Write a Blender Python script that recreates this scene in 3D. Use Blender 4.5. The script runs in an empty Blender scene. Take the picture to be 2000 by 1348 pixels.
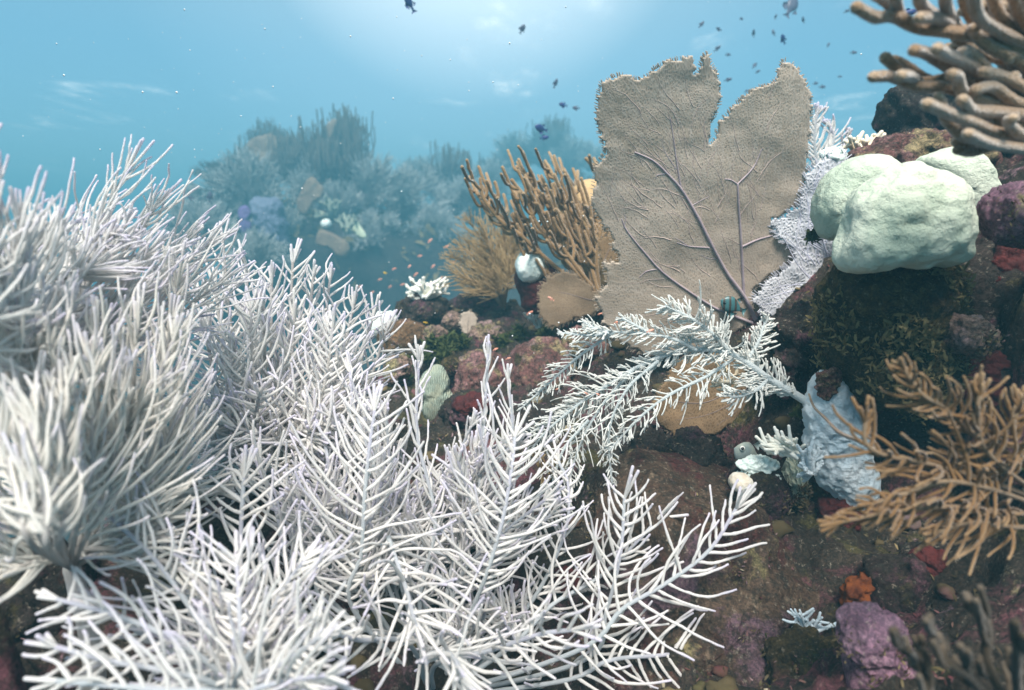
import bpy, math, random
import numpy as np

# ------------------------------------------------------------------ camera, world, sun, exposure
scene = bpy.context.scene
F_PX = 1192.0                      # focal length in pixels of the 2000 px wide photograph
PITCH = math.radians(10.6)         # camera looks slightly down
cam_data = bpy.data.cameras.new("camera")
cam_data.sensor_width = 36.0
cam_data.lens = 36.0 * F_PX / 2000.0
cam_data.clip_start = 0.02
cam_data.clip_end = 500.0
cam_data.dof.use_dof = True
cam_data.dof.focus_distance = 1.05
cam_data.dof.aperture_fstop = 3.4
cam = bpy.data.objects.new("camera", cam_data)
scene.collection.objects.link(cam)
cam.location = (0, 0, 0)
cam.rotation_euler = (math.radians(90) - PITCH, 0, 0)
scene.camera = cam

SUN_EL = math.radians(56)
SUN_AZ = math.radians(184)         # compass angle of the sun seen from above, clockwise from +Y
sun_dir = np.array([math.sin(SUN_AZ) * math.cos(SUN_EL), math.cos(SUN_AZ) * math.cos(SUN_EL), math.sin(SUN_EL)])
world = bpy.data.worlds.new("World")
scene.world = world
world.use_nodes = True
wn, wl = world.node_tree.nodes, world.node_tree.links
wn.clear()
w_out = wn.new("ShaderNodeOutputWorld")
sky = wn.new("ShaderNodeTexSky")
sky.sky_type = 'NISHITA'
sky.sun_disc = False
sky.sun_elevation = SUN_EL
sky.sun_rotation = SUN_AZ
bg_sky = wn.new("ShaderNodeBackground")
bg_sky.inputs["Strength"].default_value = 0.05
wl.new(sky.outputs["Color"], bg_sky.inputs["Color"])
# light that the water itself sends from every direction: deep blue below, pale where the surface glows
tc = wn.new("ShaderNodeTexCoord")
sep = wn.new("ShaderNodeSeparateXYZ")
wl.new(tc.outputs["Generated"], sep.inputs[0])
el = wn.new("ShaderNodeMapRange")
el.inputs["From Min"].default_value = -1.0
el.inputs["From Max"].default_value = 1.0
wl.new(sep.outputs["Z"], el.inputs["Value"])
ramp = wn.new("ShaderNodeValToRGB")
wl.new(el.outputs["Result"], ramp.inputs["Fac"])
def set_ramp(r, stops):
    e = r.color_ramp.elements
    while len(e) > 1:
        e.remove(e[-1])
    e[0].position = stops[0][0]
    e[0].color = (*stops[0][1], 1)
    for p, c in stops[1:]:
        k = e.new(p)
        k.color = (*c, 1)
set_ramp(ramp, [(0.0, (0.004, 0.012, 0.02)), (0.42, (0.02, 0.09, 0.14)), (0.52, (0.055, 0.325, 0.50)),
                (0.62, (0.12, 0.42, 0.60)), (0.80, (0.52, 0.62, 0.62)), (1.0, (1.0, 0.97, 0.88))])
dot = wn.new("ShaderNodeVectorMath")
dot.operation = 'DOT_PRODUCT'
glow_v = np.array([-0.045, 0.80, 0.44])
glow_v /= np.linalg.norm(glow_v)
nrm = wn.new("ShaderNodeVectorMath")
nrm.operation = 'NORMALIZE'
wl.new(tc.outputs["Generated"], nrm.inputs[0])
wl.new(nrm.outputs["Vector"], dot.inputs[0])
dot.inputs[1].default_value = tuple(glow_v)
gr = wn.new("ShaderNodeValToRGB")
wl.new(dot.outputs["Value"], gr.inputs["Fac"])
set_ramp(gr, [(0.0, (0, 0, 0)), (0.72, (0.01, 0.012, 0.012)), (0.88, (0.04, 0.06, 0.06)), (0.95, (0.24, 0.26, 0.24)), (1.0, (1.5, 1.4, 1.25))])
mixw = wn.new("ShaderNodeMix")
mixw.data_type = 'RGBA'
mixw.blend_type = 'ADD'
mixw.inputs[0].default_value = 1.0
wl.new(ramp.outputs["Color"], mixw.inputs[6])
wl.new(gr.outputs["Color"], mixw.inputs[7])
bg_w = wn.new("ShaderNodeBackground")
bg_w.inputs["Strength"].default_value = 0.37
wl.new(mixw.outputs[2], bg_w.inputs["Color"])
addw = wn.new("ShaderNodeAddShader")
wl.new(bg_sky.outputs[0], addw.inputs[0])
wl.new(bg_w.outputs[0], addw.inputs[1])
wl.new(addw.outputs[0], w_out.inputs["Surface"])

sun_data = bpy.data.lights.new("sun", 'SUN')
sun_data.energy = 5.0
sun_data.angle = math.radians(20)
sun_data.color = (1.0, 0.945, 0.875)
sun = bpy.data.objects.new("sun", sun_data)
scene.collection.objects.link(sun)
from mathutils import Vector
sun.rotation_euler = Vector(tuple(sun_dir)).to_track_quat('Z', 'Y').to_euler()

scene.view_settings.view_transform = 'Standard'
scene.view_settings.look = 'None'
scene.view_settings.exposure = 0.86
scene.view_settings.gamma = 1.0
scene.view_settings.use_curve_mapping = False
scene.render.engine = 'CYCLES'
scene.cycles.use_denoising = True
scene.cycles.max_bounces = 8
scene.cycles.diffuse_bounces = 6
scene.cycles.transparent_max_bounces = 24
scene.cycles.volume_bounces = 0
scene.cycles.caustics_reflective = False
scene.cycles.caustics_refractive = False

# ------------------------------------------------------------------ helpers
rng = np.random.default_rng(11)
random.seed(5)
CP, SP = math.cos(PITCH), math.sin(PITCH)

def at(px, py, Y):
    """the point of the place that shows at a pixel of the photograph and lies Y metres in front of the camera"""
    u = (px - 1000.0) / F_PX
    v = (674.0 - py) / F_PX
    d = np.array([u, CP + v * SP, -SP + v * CP])
    return d * (Y / d[1])

def unit(v):
    v = np.asarray(v, float)
    return v / (np.linalg.norm(v, axis=-1, keepdims=True) + 1e-12)

def _h(i, j, k, seed):
    n = (i * 374761393 + j * 668265263 + k * 1274126177 + seed * 974711) & 0xFFFFFFFF
    n = ((n ^ (n >> 13)) * 1274126177) & 0xFFFFFFFF
    n = ((n ^ (n >> 16)) * 2246822519) & 0xFFFFFFFF
    n = n ^ (n >> 15)
    return (n & 0xFFFFFF) / float(0x7FFFFF) - 1.0

def vnoise(P, seed=0):
    P = np.asarray(P, float)
    I = np.floor(P).astype(np.int64)
    f = P - I
    f = f * f * f * (f * (f * 6 - 15) + 10)
    i, j, k = I[..., 0], I[..., 1], I[..., 2]
    fx, fy, fz = f[..., 0], f[..., 1], f[..., 2]
    r = 0
    for a in (0, 1):
        wa = fx if a else 1 - fx
        for b in (0, 1):
            wb = fy if b else 1 - fy
            for c in (0, 1):
                wc = fz if c else 1 - fz
                r = r + wa * wb * wc * _h(i + a, j + b, k + c, seed)
    return r

def fbm(P, oct=4, seed=0, gain=0.5, lac=2.03):
    P = np.asarray(P, float)
    r, a = 0, 1.0
    for o in range(oct):
        r = r + a * vnoise(P + 17.3 * o, seed + o)
        P = P * lac
        a *= gain
    return r

class MB:
    """collects verts, quads, tris and two float attributes, then links them as ONE mesh object"""
    def __init__(self):
        self.v, self.f, self.n, self.a, self.b, self.uv = [], [], 0, [], [], []
    def add(self, V, faces, a=None, b=None):
        V = np.asarray(V, float).reshape(-1, 3)
        for fa in faces:
            if len(fa):
                self.f.append(np.asarray(fa, np.int64) + self.n)
        self.v.append(V)
        self.a.append(np.zeros(len(V)) if a is None else np.asarray(a, float).ravel())
        self.b.append(np.zeros(len(V)) if b is None else np.asarray(b, float).ravel())
        self.n += len(V)
    def build(self, name, mat, parent=None, smooth=True):
        V = np.concatenate(self.v)
        org = ORIGIN.get(parent.name, np.zeros(3)) if parent else np.zeros(3)
        V = V - org
        me = bpy.data.meshes.new(name)
        me.vertices.add(len(V))
        me.vertices.foreach_set('co', V.astype(np.float32).ravel())
        loops = np.concatenate([f.ravel() for f in self.f])
        tot = np.concatenate([np.full(len(f), f.shape[1], np.int64) for f in self.f])
        start = np.concatenate([[0], np.cumsum(tot)[:-1]])
        me.loops.add(len(loops))
        me.loops.foreach_set('vertex_index', loops.astype(np.int32))
        me.polygons.add(len(tot))
        me.polygons.foreach_set('loop_start', start.astype(np.int32))
        me.polygons.foreach_set('use_smooth', np.full(len(tot), smooth))
        for nm, arr in (("tint", self.a), ("along", self.b)):
            at_ = me.attributes.new(nm, 'FLOAT', 'POINT')
            at_.data.foreach_set('value', np.concatenate(arr).astype(np.float32))
        me.update(calc_edges=True)
        me.validate()
        if isinstance(mat, (list, tuple)):
            for m in mat:
                me.materials.append(m)
        else:
            me.materials.append(mat)
        o = bpy.data.objects.new(name, me)
        scene.collection.objects.link(o)
        if parent:
            o.parent = parent
            ORIGIN[o.name] = org
        return o

ORIGIN = {}

def tag(o, label=None, cat=None, group=None, kind=None):
    for k, v in (("label", label), ("category", cat), ("group", group), ("kind", kind)):
        if v:
            o[k] = v
    return o

def thing(name, label, cat, loc, group=None):
    o = bpy.data.objects.new(name, None)
    o.empty_display_size = 0.05
    scene.collection.objects.link(o)
    o.location = tuple(loc)
    ORIGIN[o.name] = np.asarray(loc, float)
    return tag(o, label, cat, group)

def catmull(pts, n):
    pts = np.asarray(pts, float)
    if len(pts) == 2:
        t = np.linspace(0, 1, n)[:, None]
        return pts[0] * (1 - t) + pts[1] * t
    P = np.vstack([2 * pts[0] - pts[1], pts, 2 * pts[-1] - pts[-2]])
    seg = len(pts) - 1
    u = np.linspace(0, seg, n)
    i = np.minimum(u.astype(int), seg - 1)
    t = (u - i)[:, None]
    p0, p1, p2, p3 = P[i], P[i + 1], P[i + 2], P[i + 3]
    return 0.5 * (2 * p1 + (p2 - p0) * t + (2 * p0 - 5 * p1 + 4 * p2 - p3) * t ** 2 + (3 * p1 - p0 - 3 * p2 + p3) * t ** 3)

def resample(P, n):
    s = np.concatenate([[0], np.cumsum(np.linalg.norm(np.diff(P, axis=0), axis=1))])
    u = np.linspace(0, s[-1], n)
    return np.stack([np.interp(u, s, P[:, k]) for k in range(3)], 1), s[-1]

def tubes(mb, P, R, sides=6, tip=True, tint=None, wob=0.0):
    """P (B,N,3) centre lines, R (B,N) radii"""
    P = np.asarray(P, float)
    R = np.asarray(R, float)
    if P.ndim == 2:
        P, R = P[None], R[None]
    along = np.linspace(0, 1, P.shape[1])
    if tip:
        T = unit(P[:, -1] - P[:, -2])
        r = R[:, -1]
        ext = [P[:, -1] + T * (r * q)[:, None] for q in (0.55, 0.9, 1.0)]
        P = np.concatenate([P] + [e[:, None] for e in ext], 1)
        R = np.concatenate([R, (r * 0.83)[:, None], (r * 0.42)[:, None], (r * 0.03)[:, None]], 1)
        along = np.concatenate([along, [1, 1, 1]])
    B, N = P.shape[:2]
    T = unit(np.gradient(P, axis=1))
    A = unit(rng.normal(size=(B, 1, 3)))
    bad = np.abs((A * T).sum(-1)).max(1) > 0.93
    if bad.any():
        T0 = T[bad].mean(1)
        A[bad] = unit(np.cross(T0, rng.normal(size=T0.shape)))[:, None]
    U = unit(np.cross(T, np.broadcast_to(A, T.shape)))
    W = np.cross(T, U)
    th = np.linspace(0, 2 * math.pi, sides, endpoint=False)
    if wob:
        R = R * (1 + wob * rng.normal(size=R.shape))
    V = P[:, :, None] + R[:, :, None, None] * (np.cos(th)[None, None, :, None] * U[:, :, None] + np.sin(th)[None, None, :, None] * W[:, :, None])
    idx = np.arange(B * N * sides).reshape(B, N, sides)
    a, b = idx[:, :-1], idx[:, 1:]
    Q = np.stack([a, np.roll(a, -1, 2), np.roll(b, -1, 2), b], -1).reshape(-1, 4)
    if tint is None:
        tint = rng.random(B)
    ti = np.broadcast_to(np.asarray(tint).reshape(B, 1, 1), (B, N, sides))
    al = np.broadcast_to(along.reshape(1, N, 1), (B, N, sides))
    mb.add(V.reshape(-1, 3), [Q], ti, al)

def pinnate(stem, n, L, r, a0=72, a1=32, roll=0.0, start=0.2, spread=12, npts=16, face=None, lenpow=0.45, taper=0.62, jitter=0.22, sag=0.0, both=True, endgap=1.0, prof=None):
    """branchlets of a feather-like frond: centre lines and radii. stem (K,3)"""
    K = len(stem)
    T = unit(np.gradient(stem, axis=0))
    if face is None:
        face = np.array([0, -1.0, 0.15])
    B = n * 2 if both else n
    t = start + (endgap - start) * (np.arange(B) + rng.uniform(-0.4, 0.4, B) + 0.5) / B
    t = np.clip(t, 0, 1)
    fi = t * (K - 1)
    i = np.minimum(fi.astype(int), K - 2)
    w = (fi - i)[:, None]
    p = stem[i] * (1 - w) + stem[i + 1] * w
    tt = unit(T[i] * (1 - w) + T[i + 1] * w)
    N = unit(face - (tt * face).sum(1, keepdims=True) * tt)
    S = np.cross(tt, N)
    sgn = np.where(np.arange(B) % 2 == 0, 1.0, -1.0)
    az = math.radians(roll) + np.radians(rng.normal(0, spread, B)) + np.where(sgn > 0, 0, math.pi)
    D = np.cos(az)[:, None] * S + np.sin(az)[:, None] * N
    q = (t - start) / (endgap - start + 1e-9)
    if prof is None:
        ln = L * np.clip(np.minimum(1, 0.55 + q * 1.6) * (0.30 + 0.70 * (1 - q) ** lenpow), 0.15, 1) * (1 + rng.normal(0, jitter, B))
    else:
        ln = L * prof(q) * (1 + rng.normal(0, jitter, B))
    s = np.linspace(0, 1, npts)
    A0 = np.radians(a0 - 22 * q + rng.normal(0, 9, B))
    A1 = np.radians(a1 - 8 * q + rng.normal(0, 11, B))
    ang = A0[:, None] + (A1 - A0)[:, None] * (s[None] ** 0.8)
    step = (ln / (npts - 1))[:, None, None]
    d = np.cos(ang)[..., None] * tt[:, None] + np.sin(ang)[..., None] * D[:, None]
    wv = np.cumsum(rng.normal(0, 0.065, (B, npts, 3)), 1)
    d = unit(d + wv)
    if sag:
        d = unit(d + np.array([0, 0, -sag]) * s[None, :, None])
    P = p[:, None] + np.cumsum(np.concatenate([np.zeros((B, 1, 3)), d[:, :-1] * step], 1), 1)
    R = r * (1 + rng.normal(0, 0.06, (B, 1))) * (1 - (1 - taper) * s[None])
    return P, R

def blob_mesh(outline, Y, thick, amp=0.05, fr=2.2, seed=0, nth=84, nph=44, ex=0.75, skew=0.0, fine=0.012, ffr=9.0, oct=3, mb=None, back=1.0, squash=1.0):
    """a solid with a star-shaped outline given in pixels at distance Y and a real front-to-back thickness"""
    pts = np.array([at(px, py, Y) for px, py in outline])
    c = pts.mean(0)
    d = pts - c
    th = np.arctan2(d[:, 2], d[:, 0])
    o = np.argsort(th)
    th, rr = th[o], np.hypot(d[:, 0], d[:, 2])[o]
    TH = np.linspace(-math.pi, math.pi, nth, endpoint=False)
    r = np.interp(TH, np.concatenate([th - 2 * math.pi, th, th + 2 * math.pi]), np.tile(rr, 3))
    k = np.exp(-0.5 * (np.arange(-4, 5) / 1.6) ** 2)
    k /= k.sum()
    r = np.convolve(np.concatenate([r[-4:], r, r[:4]]), k, 'valid')
    ph = np.linspace(-math.pi / 2, math.pi / 2, nph)
    cr = np.abs(np.cos(ph)) ** ex
    dp = np.sign(np.sin(ph)) * np.abs(np.sin(ph)) ** 1.0
    V = np.zeros((nph, nth, 3))
    V[..., 0] = cr[:, None] * (r * np.cos(TH))[None]
    V[..., 2] = cr[:, None] * (r * np.sin(TH))[None]
    V[..., 1] = (np.where(dp < 0, dp * thick, dp * thick * back))[:, None] + skew * V[..., 2]
    R0 = r.mean()
    nv = unit(np.stack([V[..., 0] / R0 ** 2, V[..., 1] / thick ** 2, V[..., 2] / R0 ** 2], -1))
    S = V / R0
    disp = amp * fbm(S * fr + seed * 7.7, oct, seed) + fine * fbm(S * ffr + seed * 3.1, 3, seed + 50)
    V = V + nv * (disp * R0)[..., None]
    V = V + c
    V[0] = V[0].mean(0)
    V[-1] = V[-1].mean(0)
    idx = np.arange(nph * nth).reshape(nph, nth)
    a, b = idx[:-1], idx[1:]
    Q = np.stack([a, b, np.roll(b, -1, 1), np.roll(a, -1, 1)], -1).reshape(-1, 4)
    mb = mb or MB()
    mb.add(V.reshape(-1, 3), [Q[:, ::-1]], np.clip(0.5 + 0.5 * disp.ravel() / (amp + 1e-6), 0, 1))
    return mb, c

# ------------------------------------------------------------------ materials
def new_mat(name):
    m = bpy.data.materials.new(name)
    m.use_nodes = True
    nt = m.node_tree
    nt.nodes.clear()
    out = nt.nodes.new("ShaderNodeOutputMaterial")
    bs = nt.nodes.new("ShaderNodeBsdfPrincipled")
    nt.links.new(bs.outputs[0], out.inputs["Surface"])
    return m, nt, bs, out

def N(nt, typ, **kw):
    n = nt.nodes.new(typ)
    for k, v in kw.items():
        if k in n.inputs:
            n.inputs[k].default_value = v
        else:
            setattr(n, k, v)
    return n

def mixc(nt, fac, a, b, blend='MIX'):
    m = nt.nodes.new("ShaderNodeMix")
    m.data_type = 'RGBA'
    m.blend_type = blend
    for sock, val in ((0, fac), (6, a), (7, b)):
        if isinstance(val, bpy.types.NodeSocket):
            nt.links.new(val, m.inputs[sock])
        elif sock == 0:
            m.inputs[0].default_value = val
        else:
            m.inputs[sock].default_value = (*val, 1)
    return m.outputs[2]

def noise_fac(nt, scale, lo, hi, detail=4.0, rough=0.6, coord=None, dist=0.0, w=None):
    n = N(nt, "ShaderNodeTexNoise", Scale=scale, Detail=detail, Roughness=rough, Distortion=dist)
    if coord is not None:
        nt.links.new(coord, n.inputs["Vector"])
    mr = N(nt, "ShaderNodeMapRange")
    mr.interpolation_type = 'SMOOTHSTEP'
    mr.inputs["From Min"].default_value = lo
    mr.inputs["From Max"].default_value = hi
    nt.links.new(n.outputs["Fac"], mr.inputs["Value"])
    return mr.outputs["Result"], n.outputs["Fac"]

def geo_pos(nt):
    return nt.nodes.new("ShaderNodeNewGeometry").outputs["Position"]

def off(nt, pos, v):
    a = N(nt, "ShaderNodeVectorMath", operation='ADD')
    nt.links.new(pos, a.inputs[0])
    a.inputs[1].default_value = v
    return a.outputs[0]

def bump(nt, bs, height, strength=0.4, dist=0.004):
    b = N(nt, "ShaderNodeBump", Strength=strength, Distance=dist)
    nt.links.new(height, b.inputs["Height"])
    nt.links.new(b.outputs[0], bs.inputs["Normal"])
    return b

def soft_coral(name, base, alt, tipc, grain=900.0, tipfrom=0.55, bstr=0.6, bdist=0.0015, trans=0.40, dark=None, sheen=0.25):
    """polyp-covered branches: colour wanders from branch to branch and towards the tips"""
    m, nt, bs, out = new_mat(name)
    pos = geo_pos(nt)
    ti = N(nt, "ShaderNodeAttribute", attribute_name="tint")
    al = N(nt, "ShaderNodeAttribute", attribute_name="along")
    f1, _ = noise_fac(nt, 9.0, 0.35, 0.68, coord=pos)
    c = mixc(nt, f1, base, alt)
    c = mixc(nt, ti.outputs["Fac"], c, mixc(nt, 0.5, base, alt))
    mr = N(nt, "ShaderNodeMapRange")
    mr.inputs["From Min"].default_value = tipfrom
    mr.inputs["From Max"].default_value = 1.0
    nt.links.new(al.outputs["Fac"], mr.inputs["Value"])
    f2, _ = noise_fac(nt, 14.0, 0.35, 0.6, coord=off(nt, pos, (4.1, 2.2, 7.7)))
    mul = N(nt, "ShaderNodeMath", operation='MULTIPLY')
    nt.links.new(mr.outputs[0], mul.inputs[0])
    nt.links.new(f2, mul.inputs[1])
    c = mixc(nt, mul.outputs[0], c, tipc)
    v = N(nt, "ShaderNodeTexVoronoi", Scale=grain)
    nt.links.new(pos, v.inputs["Vector"])
    if dark is not None:
        dm = N(nt, "ShaderNodeMapRange")
        dm.inputs["From Min"].default_value = 0.25
        dm.inputs["From Max"].default_value = 0.75
        nt.links.new(v.outputs["Distance"], dm.inputs["Value"])
        sc = N(nt, "ShaderNodeMath", operation='MULTIPLY')
        sc.inputs[1].default_value = 0.6
        nt.links.new(dm.outputs[0], sc.inputs[0])
        c = mixc(nt, sc.outputs[0], c, dark)
    nt.links.new(c, bs.inputs["Base Color"])
    bs.inputs["Roughness"].default_value = 0.85
    bs.inputs["Specular IOR Level"].default_value = 0.06
    bs.inputs["Sheen Weight"].default_value = sheen
    bs.inputs["Sheen Roughness"].default_value = 0.35
    inv = N(nt, "ShaderNodeMath", operation='SUBTRACT')
    inv.inputs[0].default_value = 1.0
    nt.links.new(v.outputs["Distance"], inv.inputs[1])
    bump(nt, bs, inv.outputs[0], bstr, bdist)
    if trans:
        tr = N(nt, "ShaderNodeBsdfTranslucent")
        nt.links.new(c, tr.inputs["Color"])
        mx = N(nt, "ShaderNodeMixShader", Fac=trans)
        nt.links.new(bs.outputs[0], mx.inputs[1])
        nt.links.new(tr.outputs[0], mx.inputs[2])
        nt.links.new(mx.outputs[0], out.inputs["Surface"])
    return m

def rock(name, cols, scale=7.0, bstr=0.9, bdist=0.012, fine=(0.03, 0.03, 0.025), speck=0.8):
    """encrusted reef rock: patches of crusts over each other, each with its own ragged outline"""
    m, nt, bs, out = new_mat(name)
    pos = geo_pos(nt)
    c = None
    for i, (col, lo, hi, sc) in enumerate(cols):
        p = off(nt, pos, (3.7 * i, 1.9 * i, 5.3 * i))
        if c is None:
            f, _ = noise_fac(nt, scale * 2, 0.3, 0.7, coord=p, detail=6)
            c = mixc(nt, f, col, tuple(x * 0.45 for x in col))
        else:
            f, _ = noise_fac(nt, scale * sc, lo, hi, coord=p, detail=7, rough=0.68, dist=0.4)
            f3, _ = noise_fac(nt, scale * sc * 6, 0.3, 0.7, coord=p, detail=4)
            c = mixc(nt, f, c, mixc(nt, f3, col, tuple(x * 0.55 for x in col)))
    f2, nf = noise_fac(nt, 75.0, 0.46, 0.64, coord=pos, detail=5, rough=0.75)
    sm = N(nt, "ShaderNodeMath", operation='MULTIPLY')
    sm.inputs[1].default_value = speck
    nt.links.new(f2, sm.inputs[0])
    c = mixc(nt, sm.outputs[0], c, fine)
    f4, _ = noise_fac(nt, 110.0, 0.58, 0.70, coord=off(nt, pos, (9, 9, 9)), detail=3, rough=0.7)
    s4 = N(nt, "ShaderNodeMath", operation='MULTIPLY')
    s4.inputs[1].default_value = 0.35
    nt.links.new(f4, s4.inputs[0])
    c = mixc(nt, s4.outputs[0], c, (0.38, 0.35, 0.28))
    f5, _ = noise_fac(nt, 230.0, 0.42, 0.60, coord=off(nt, pos, (2, 9, 4)), detail=3, rough=0.7)
    c = mixc(nt, f5, c, mixc(nt, 1.0, c, (1.75, 1.65, 1.6), 'MULTIPLY'))
    nt.links.new(c, bs.inputs["Base Color"])
    bs.inputs["Roughness"].default_value = 0.9
    bs.inputs["Specular IOR Level"].default_value = 0.12
    _, h1 = noise_fac(nt, 42.0, 0, 1, coord=pos, detail=10, rough=0.75)
    vh = N(nt, "ShaderNodeTexVoronoi", Scale=85.0)
    nt.links.new(pos, vh.inputs["Vector"])
    hm = N(nt, "ShaderNodeMath", operation='MULTIPLY_ADD')
    nt.links.new(vh.outputs["Distance"], hm.inputs[0])
    hm.inputs[1].default_value = -0.35
    nt.links.new(h1, hm.inputs[2])
    bump(nt, bs, hm.outputs[0], bstr, bdist * 2.2)
    return m

def plain(name, col, alt, scale=20.0, rough=0.7, bscale=60.0, bstr=0.4, bdist=0.004, spec=0.25, lo=0.35, hi=0.65, trans=0.0):
    m, nt, bs, out = new_mat(name)
    pos = geo_pos(nt)
    f, _ = noise_fac(nt, scale, lo, hi, coord=pos, detail=5)
    c = mixc(nt, f, col, alt)
    nt.links.new(c, bs.inputs["Base Color"])
    bs.inputs["Roughness"].default_value = rough
    bs.inputs["Specular IOR Level"].default_value = spec
    _, h = noise_fac(nt, bscale, 0, 1, coord=off(nt, pos, (1, 2, 3)), detail=6, rough=0.65)
    bump(nt, bs, h, bstr, bdist)
    if trans:
        tr = N(nt, "ShaderNodeBsdfTranslucent")
        nt.links.new(c, tr.inputs["Color"])
        mx = N(nt, "ShaderNodeMixShader", Fac=trans)
        nt.links.new(bs.outputs[0], mx.inputs[1])
        nt.links.new(tr.outputs[0], mx.inputs[2])
        nt.links.new(mx.outputs[0], out.inputs["Surface"])
    return m

def fan_mat(name, base, alt, pale, scale=250.0, hole=0.16, bstr=0.2, stretch=0.55):
    """net of a sea fan: cells between fine ribs, the smallest part of each cell open to what is behind"""
    m, nt, bs, out = new_mat(name)
    pos = geo_pos(nt)
    sc = N(nt, "ShaderNodeVectorMath", operation='MULTIPLY')
    nt.links.new(pos, sc.inputs[0])
    sc.inputs[1].default_value = (1.0, 0.4, stretch)
    # bend the net a little so that the ribs wander
    dn = N(nt, "ShaderNodeTexNoise", Scale=7.0, Detail=2.0)
    nt.links.new(pos, dn.inputs["Vector"])
    dm = N(nt, "ShaderNodeVectorMath", operation='SCALE')
    dm.inputs["Scale"].default_value = 0.05
    nt.links.new(dn.outputs["Color"], dm.inputs[0])
    ad = N(nt, "ShaderNodeVectorMath", operation='ADD')
    nt.links.new(sc.outputs[0], ad.inputs[0])
    nt.links.new(dm.outputs[0], ad.inputs[1])
    v = N(nt, "ShaderNodeTexVoronoi", Scale=scale, feature='DISTANCE_TO_EDGE')
    nt.links.new(ad.outputs[0], v.inputs["Vector"])
    f1, _ = noise_fac(nt, 6.0, 0.38, 0.62, coord=pos, detail=6, rough=.7)
    c = mixc(nt, f1, base, alt)
    ra = N(nt, "ShaderNodeAttribute", attribute_name="tint")
    ta = N(nt, "ShaderNodeAttribute", attribute_name="along")
    cx = N(nt, "ShaderNodeCombineXYZ")
    for at_, sock, k_ in ((ta, 0, 120.0), (ra, 1, 22.0)):
        mk = N(nt, "ShaderNodeMath", operation='MULTIPLY')
        mk.inputs[1].default_value = k_
        nt.links.new(at_.outputs["Fac"], mk.inputs[0])
        nt.links.new(mk.outputs[0], cx.inputs[sock])
    f2, streak = noise_fac(nt, 1.0, 0.42, 0.66, coord=cx.outputs[0], detail=4)
    s2 = N(nt, "ShaderNodeMath", operation='MULTIPLY')
    s2.inputs[1].default_value = 0.55
    nt.links.new(f2, s2.inputs[0])
    c = mixc(nt, s2.outputs[0], c, pale)
    mr = N(nt, "ShaderNodeMapRange")
    mr.inputs["From Min"].default_value = 0.05
    mr.inputs["From Max"].default_value = 0.32
    nt.links.new(v.outputs["Distance"], mr.inputs["Value"])
    c2 = mixc(nt, mr.outputs[0], c, tuple(x * 0.7 for x in base))
    nt.links.new(c2, bs.inputs["Base Color"])
    bs.inputs["Roughness"].default_value = 0.9
    bs.inputs["Specular IOR Level"].default_value = 0.1
    inv = N(nt, "ShaderNodeMath", operation='SUBTRACT')
    st_ = N(nt, "ShaderNodeMath", operation='MULTIPLY')
    st_.inputs[1].default_value = 0.25
    nt.links.new(streak, st_.inputs[0])
    nt.links.new(st_.outputs[0], inv.inputs[0])
    nt.links.new(mr.outputs[0], inv.inputs[1])
    bump(nt, bs, inv.outputs[0], bstr, 0.003)
    tr = N(nt, "ShaderNodeBsdfTranslucent")
    nt.links.new(c, tr.inputs["Color"])
    mx = N(nt, "ShaderNodeMixShader", Fac=0.25)
    nt.links.new(bs.outputs[0], mx.inputs[1])
    nt.links.new(tr.outputs[0], mx.inputs[2])
    # open cells
    hr, _ = noise_fac(nt, 11.0, 0.66, 0.80, coord=off(nt, pos, (5, 5, 5)), detail=3)
    gt = N(nt, "ShaderNodeMath", operation='GREATER_THAN')
    th = N(nt, "ShaderNodeMapRange")
    th.inputs["To Min"].default_value = 0.50 - hole * 0.5
    th.inputs["To Max"].default_value = 0.46 - hole
    nt.links.new(hr, th.inputs["Value"])
    nt.links.new(v.outputs["Distance"], gt.inputs[0])
    nt.links.new(th.outputs[0], gt.inputs[1])
    tp = N(nt, "ShaderNodeBsdfTransparent")
    mx2 = N(nt, "ShaderNodeMixShader")
    nt.links.new(gt.outputs[0], mx2.inputs[0])
    nt.links.new(mx.outputs[0], mx2.inputs[1])
    nt.links.new(tp.outputs[0], mx2.inputs[2])
    nt.links.new(mx2.outputs[0], out.inputs["Surface"])
    return m

M = {}
M['white'] = soft_coral("bleached_branch", (0.87, 0.85, 0.81), (0.85, 0.83, 0.82), (0.77, 0.73, 0.84))
M['white_rib'] = soft_coral("bleached_stem", (0.55, 0.60, 0.62), (0.62, 0.64, 0.66), (0.62, 0.60, 0.70))
M['cream'] = soft_coral("creamy_branch", (0.86, 0.83, 0.78), (0.82, 0.79, 0.73), (0.78, 0.75, 0.82))
M['cream_rib'] = soft_coral("creamy_stem", (0.48, 0.46, 0.44), (0.55, 0.52, 0.48), (0.6, 0.58, 0.6))
M['droop'] = soft_coral("drooping_branch", (0.82, 0.84, 0.82), (0.84, 0.84, 0.80), (0.84, 0.83, 0.78), grain=700)
M['droop_rib'] = soft_coral("drooping_stem", (0.66, 0.72, 0.73), (0.70, 0.75, 0.75), (0.7, 0.74, 0.74), grain=500, bdist=0.003)
M['rod'] = soft_coral("brown_rod", (0.40, 0.25, 0.12), (0.34, 0.22, 0.11), (0.52, 0.36, 0.20), grain=420, bdist=0.003, dark=(0.16, 0.10, 0.05), sheen=0.7, trans=.1)
M['near_rod'] = soft_coral("tan_rod", (0.42, 0.265, 0.15), (0.36, 0.23, 0.125), (0.62, 0.46, 0.32), grain=500, bdist=0.002, dark=(0.12, 0.08, 0.05), tipfrom=0.3, sheen=1.0, trans=.1)
M['plume_brown'] = soft_coral("tan_plume", (0.27, 0.155, 0.07), (0.32, 0.195, 0.09), (0.44, 0.30, 0.17), grain=700, sheen=.6)
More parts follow.
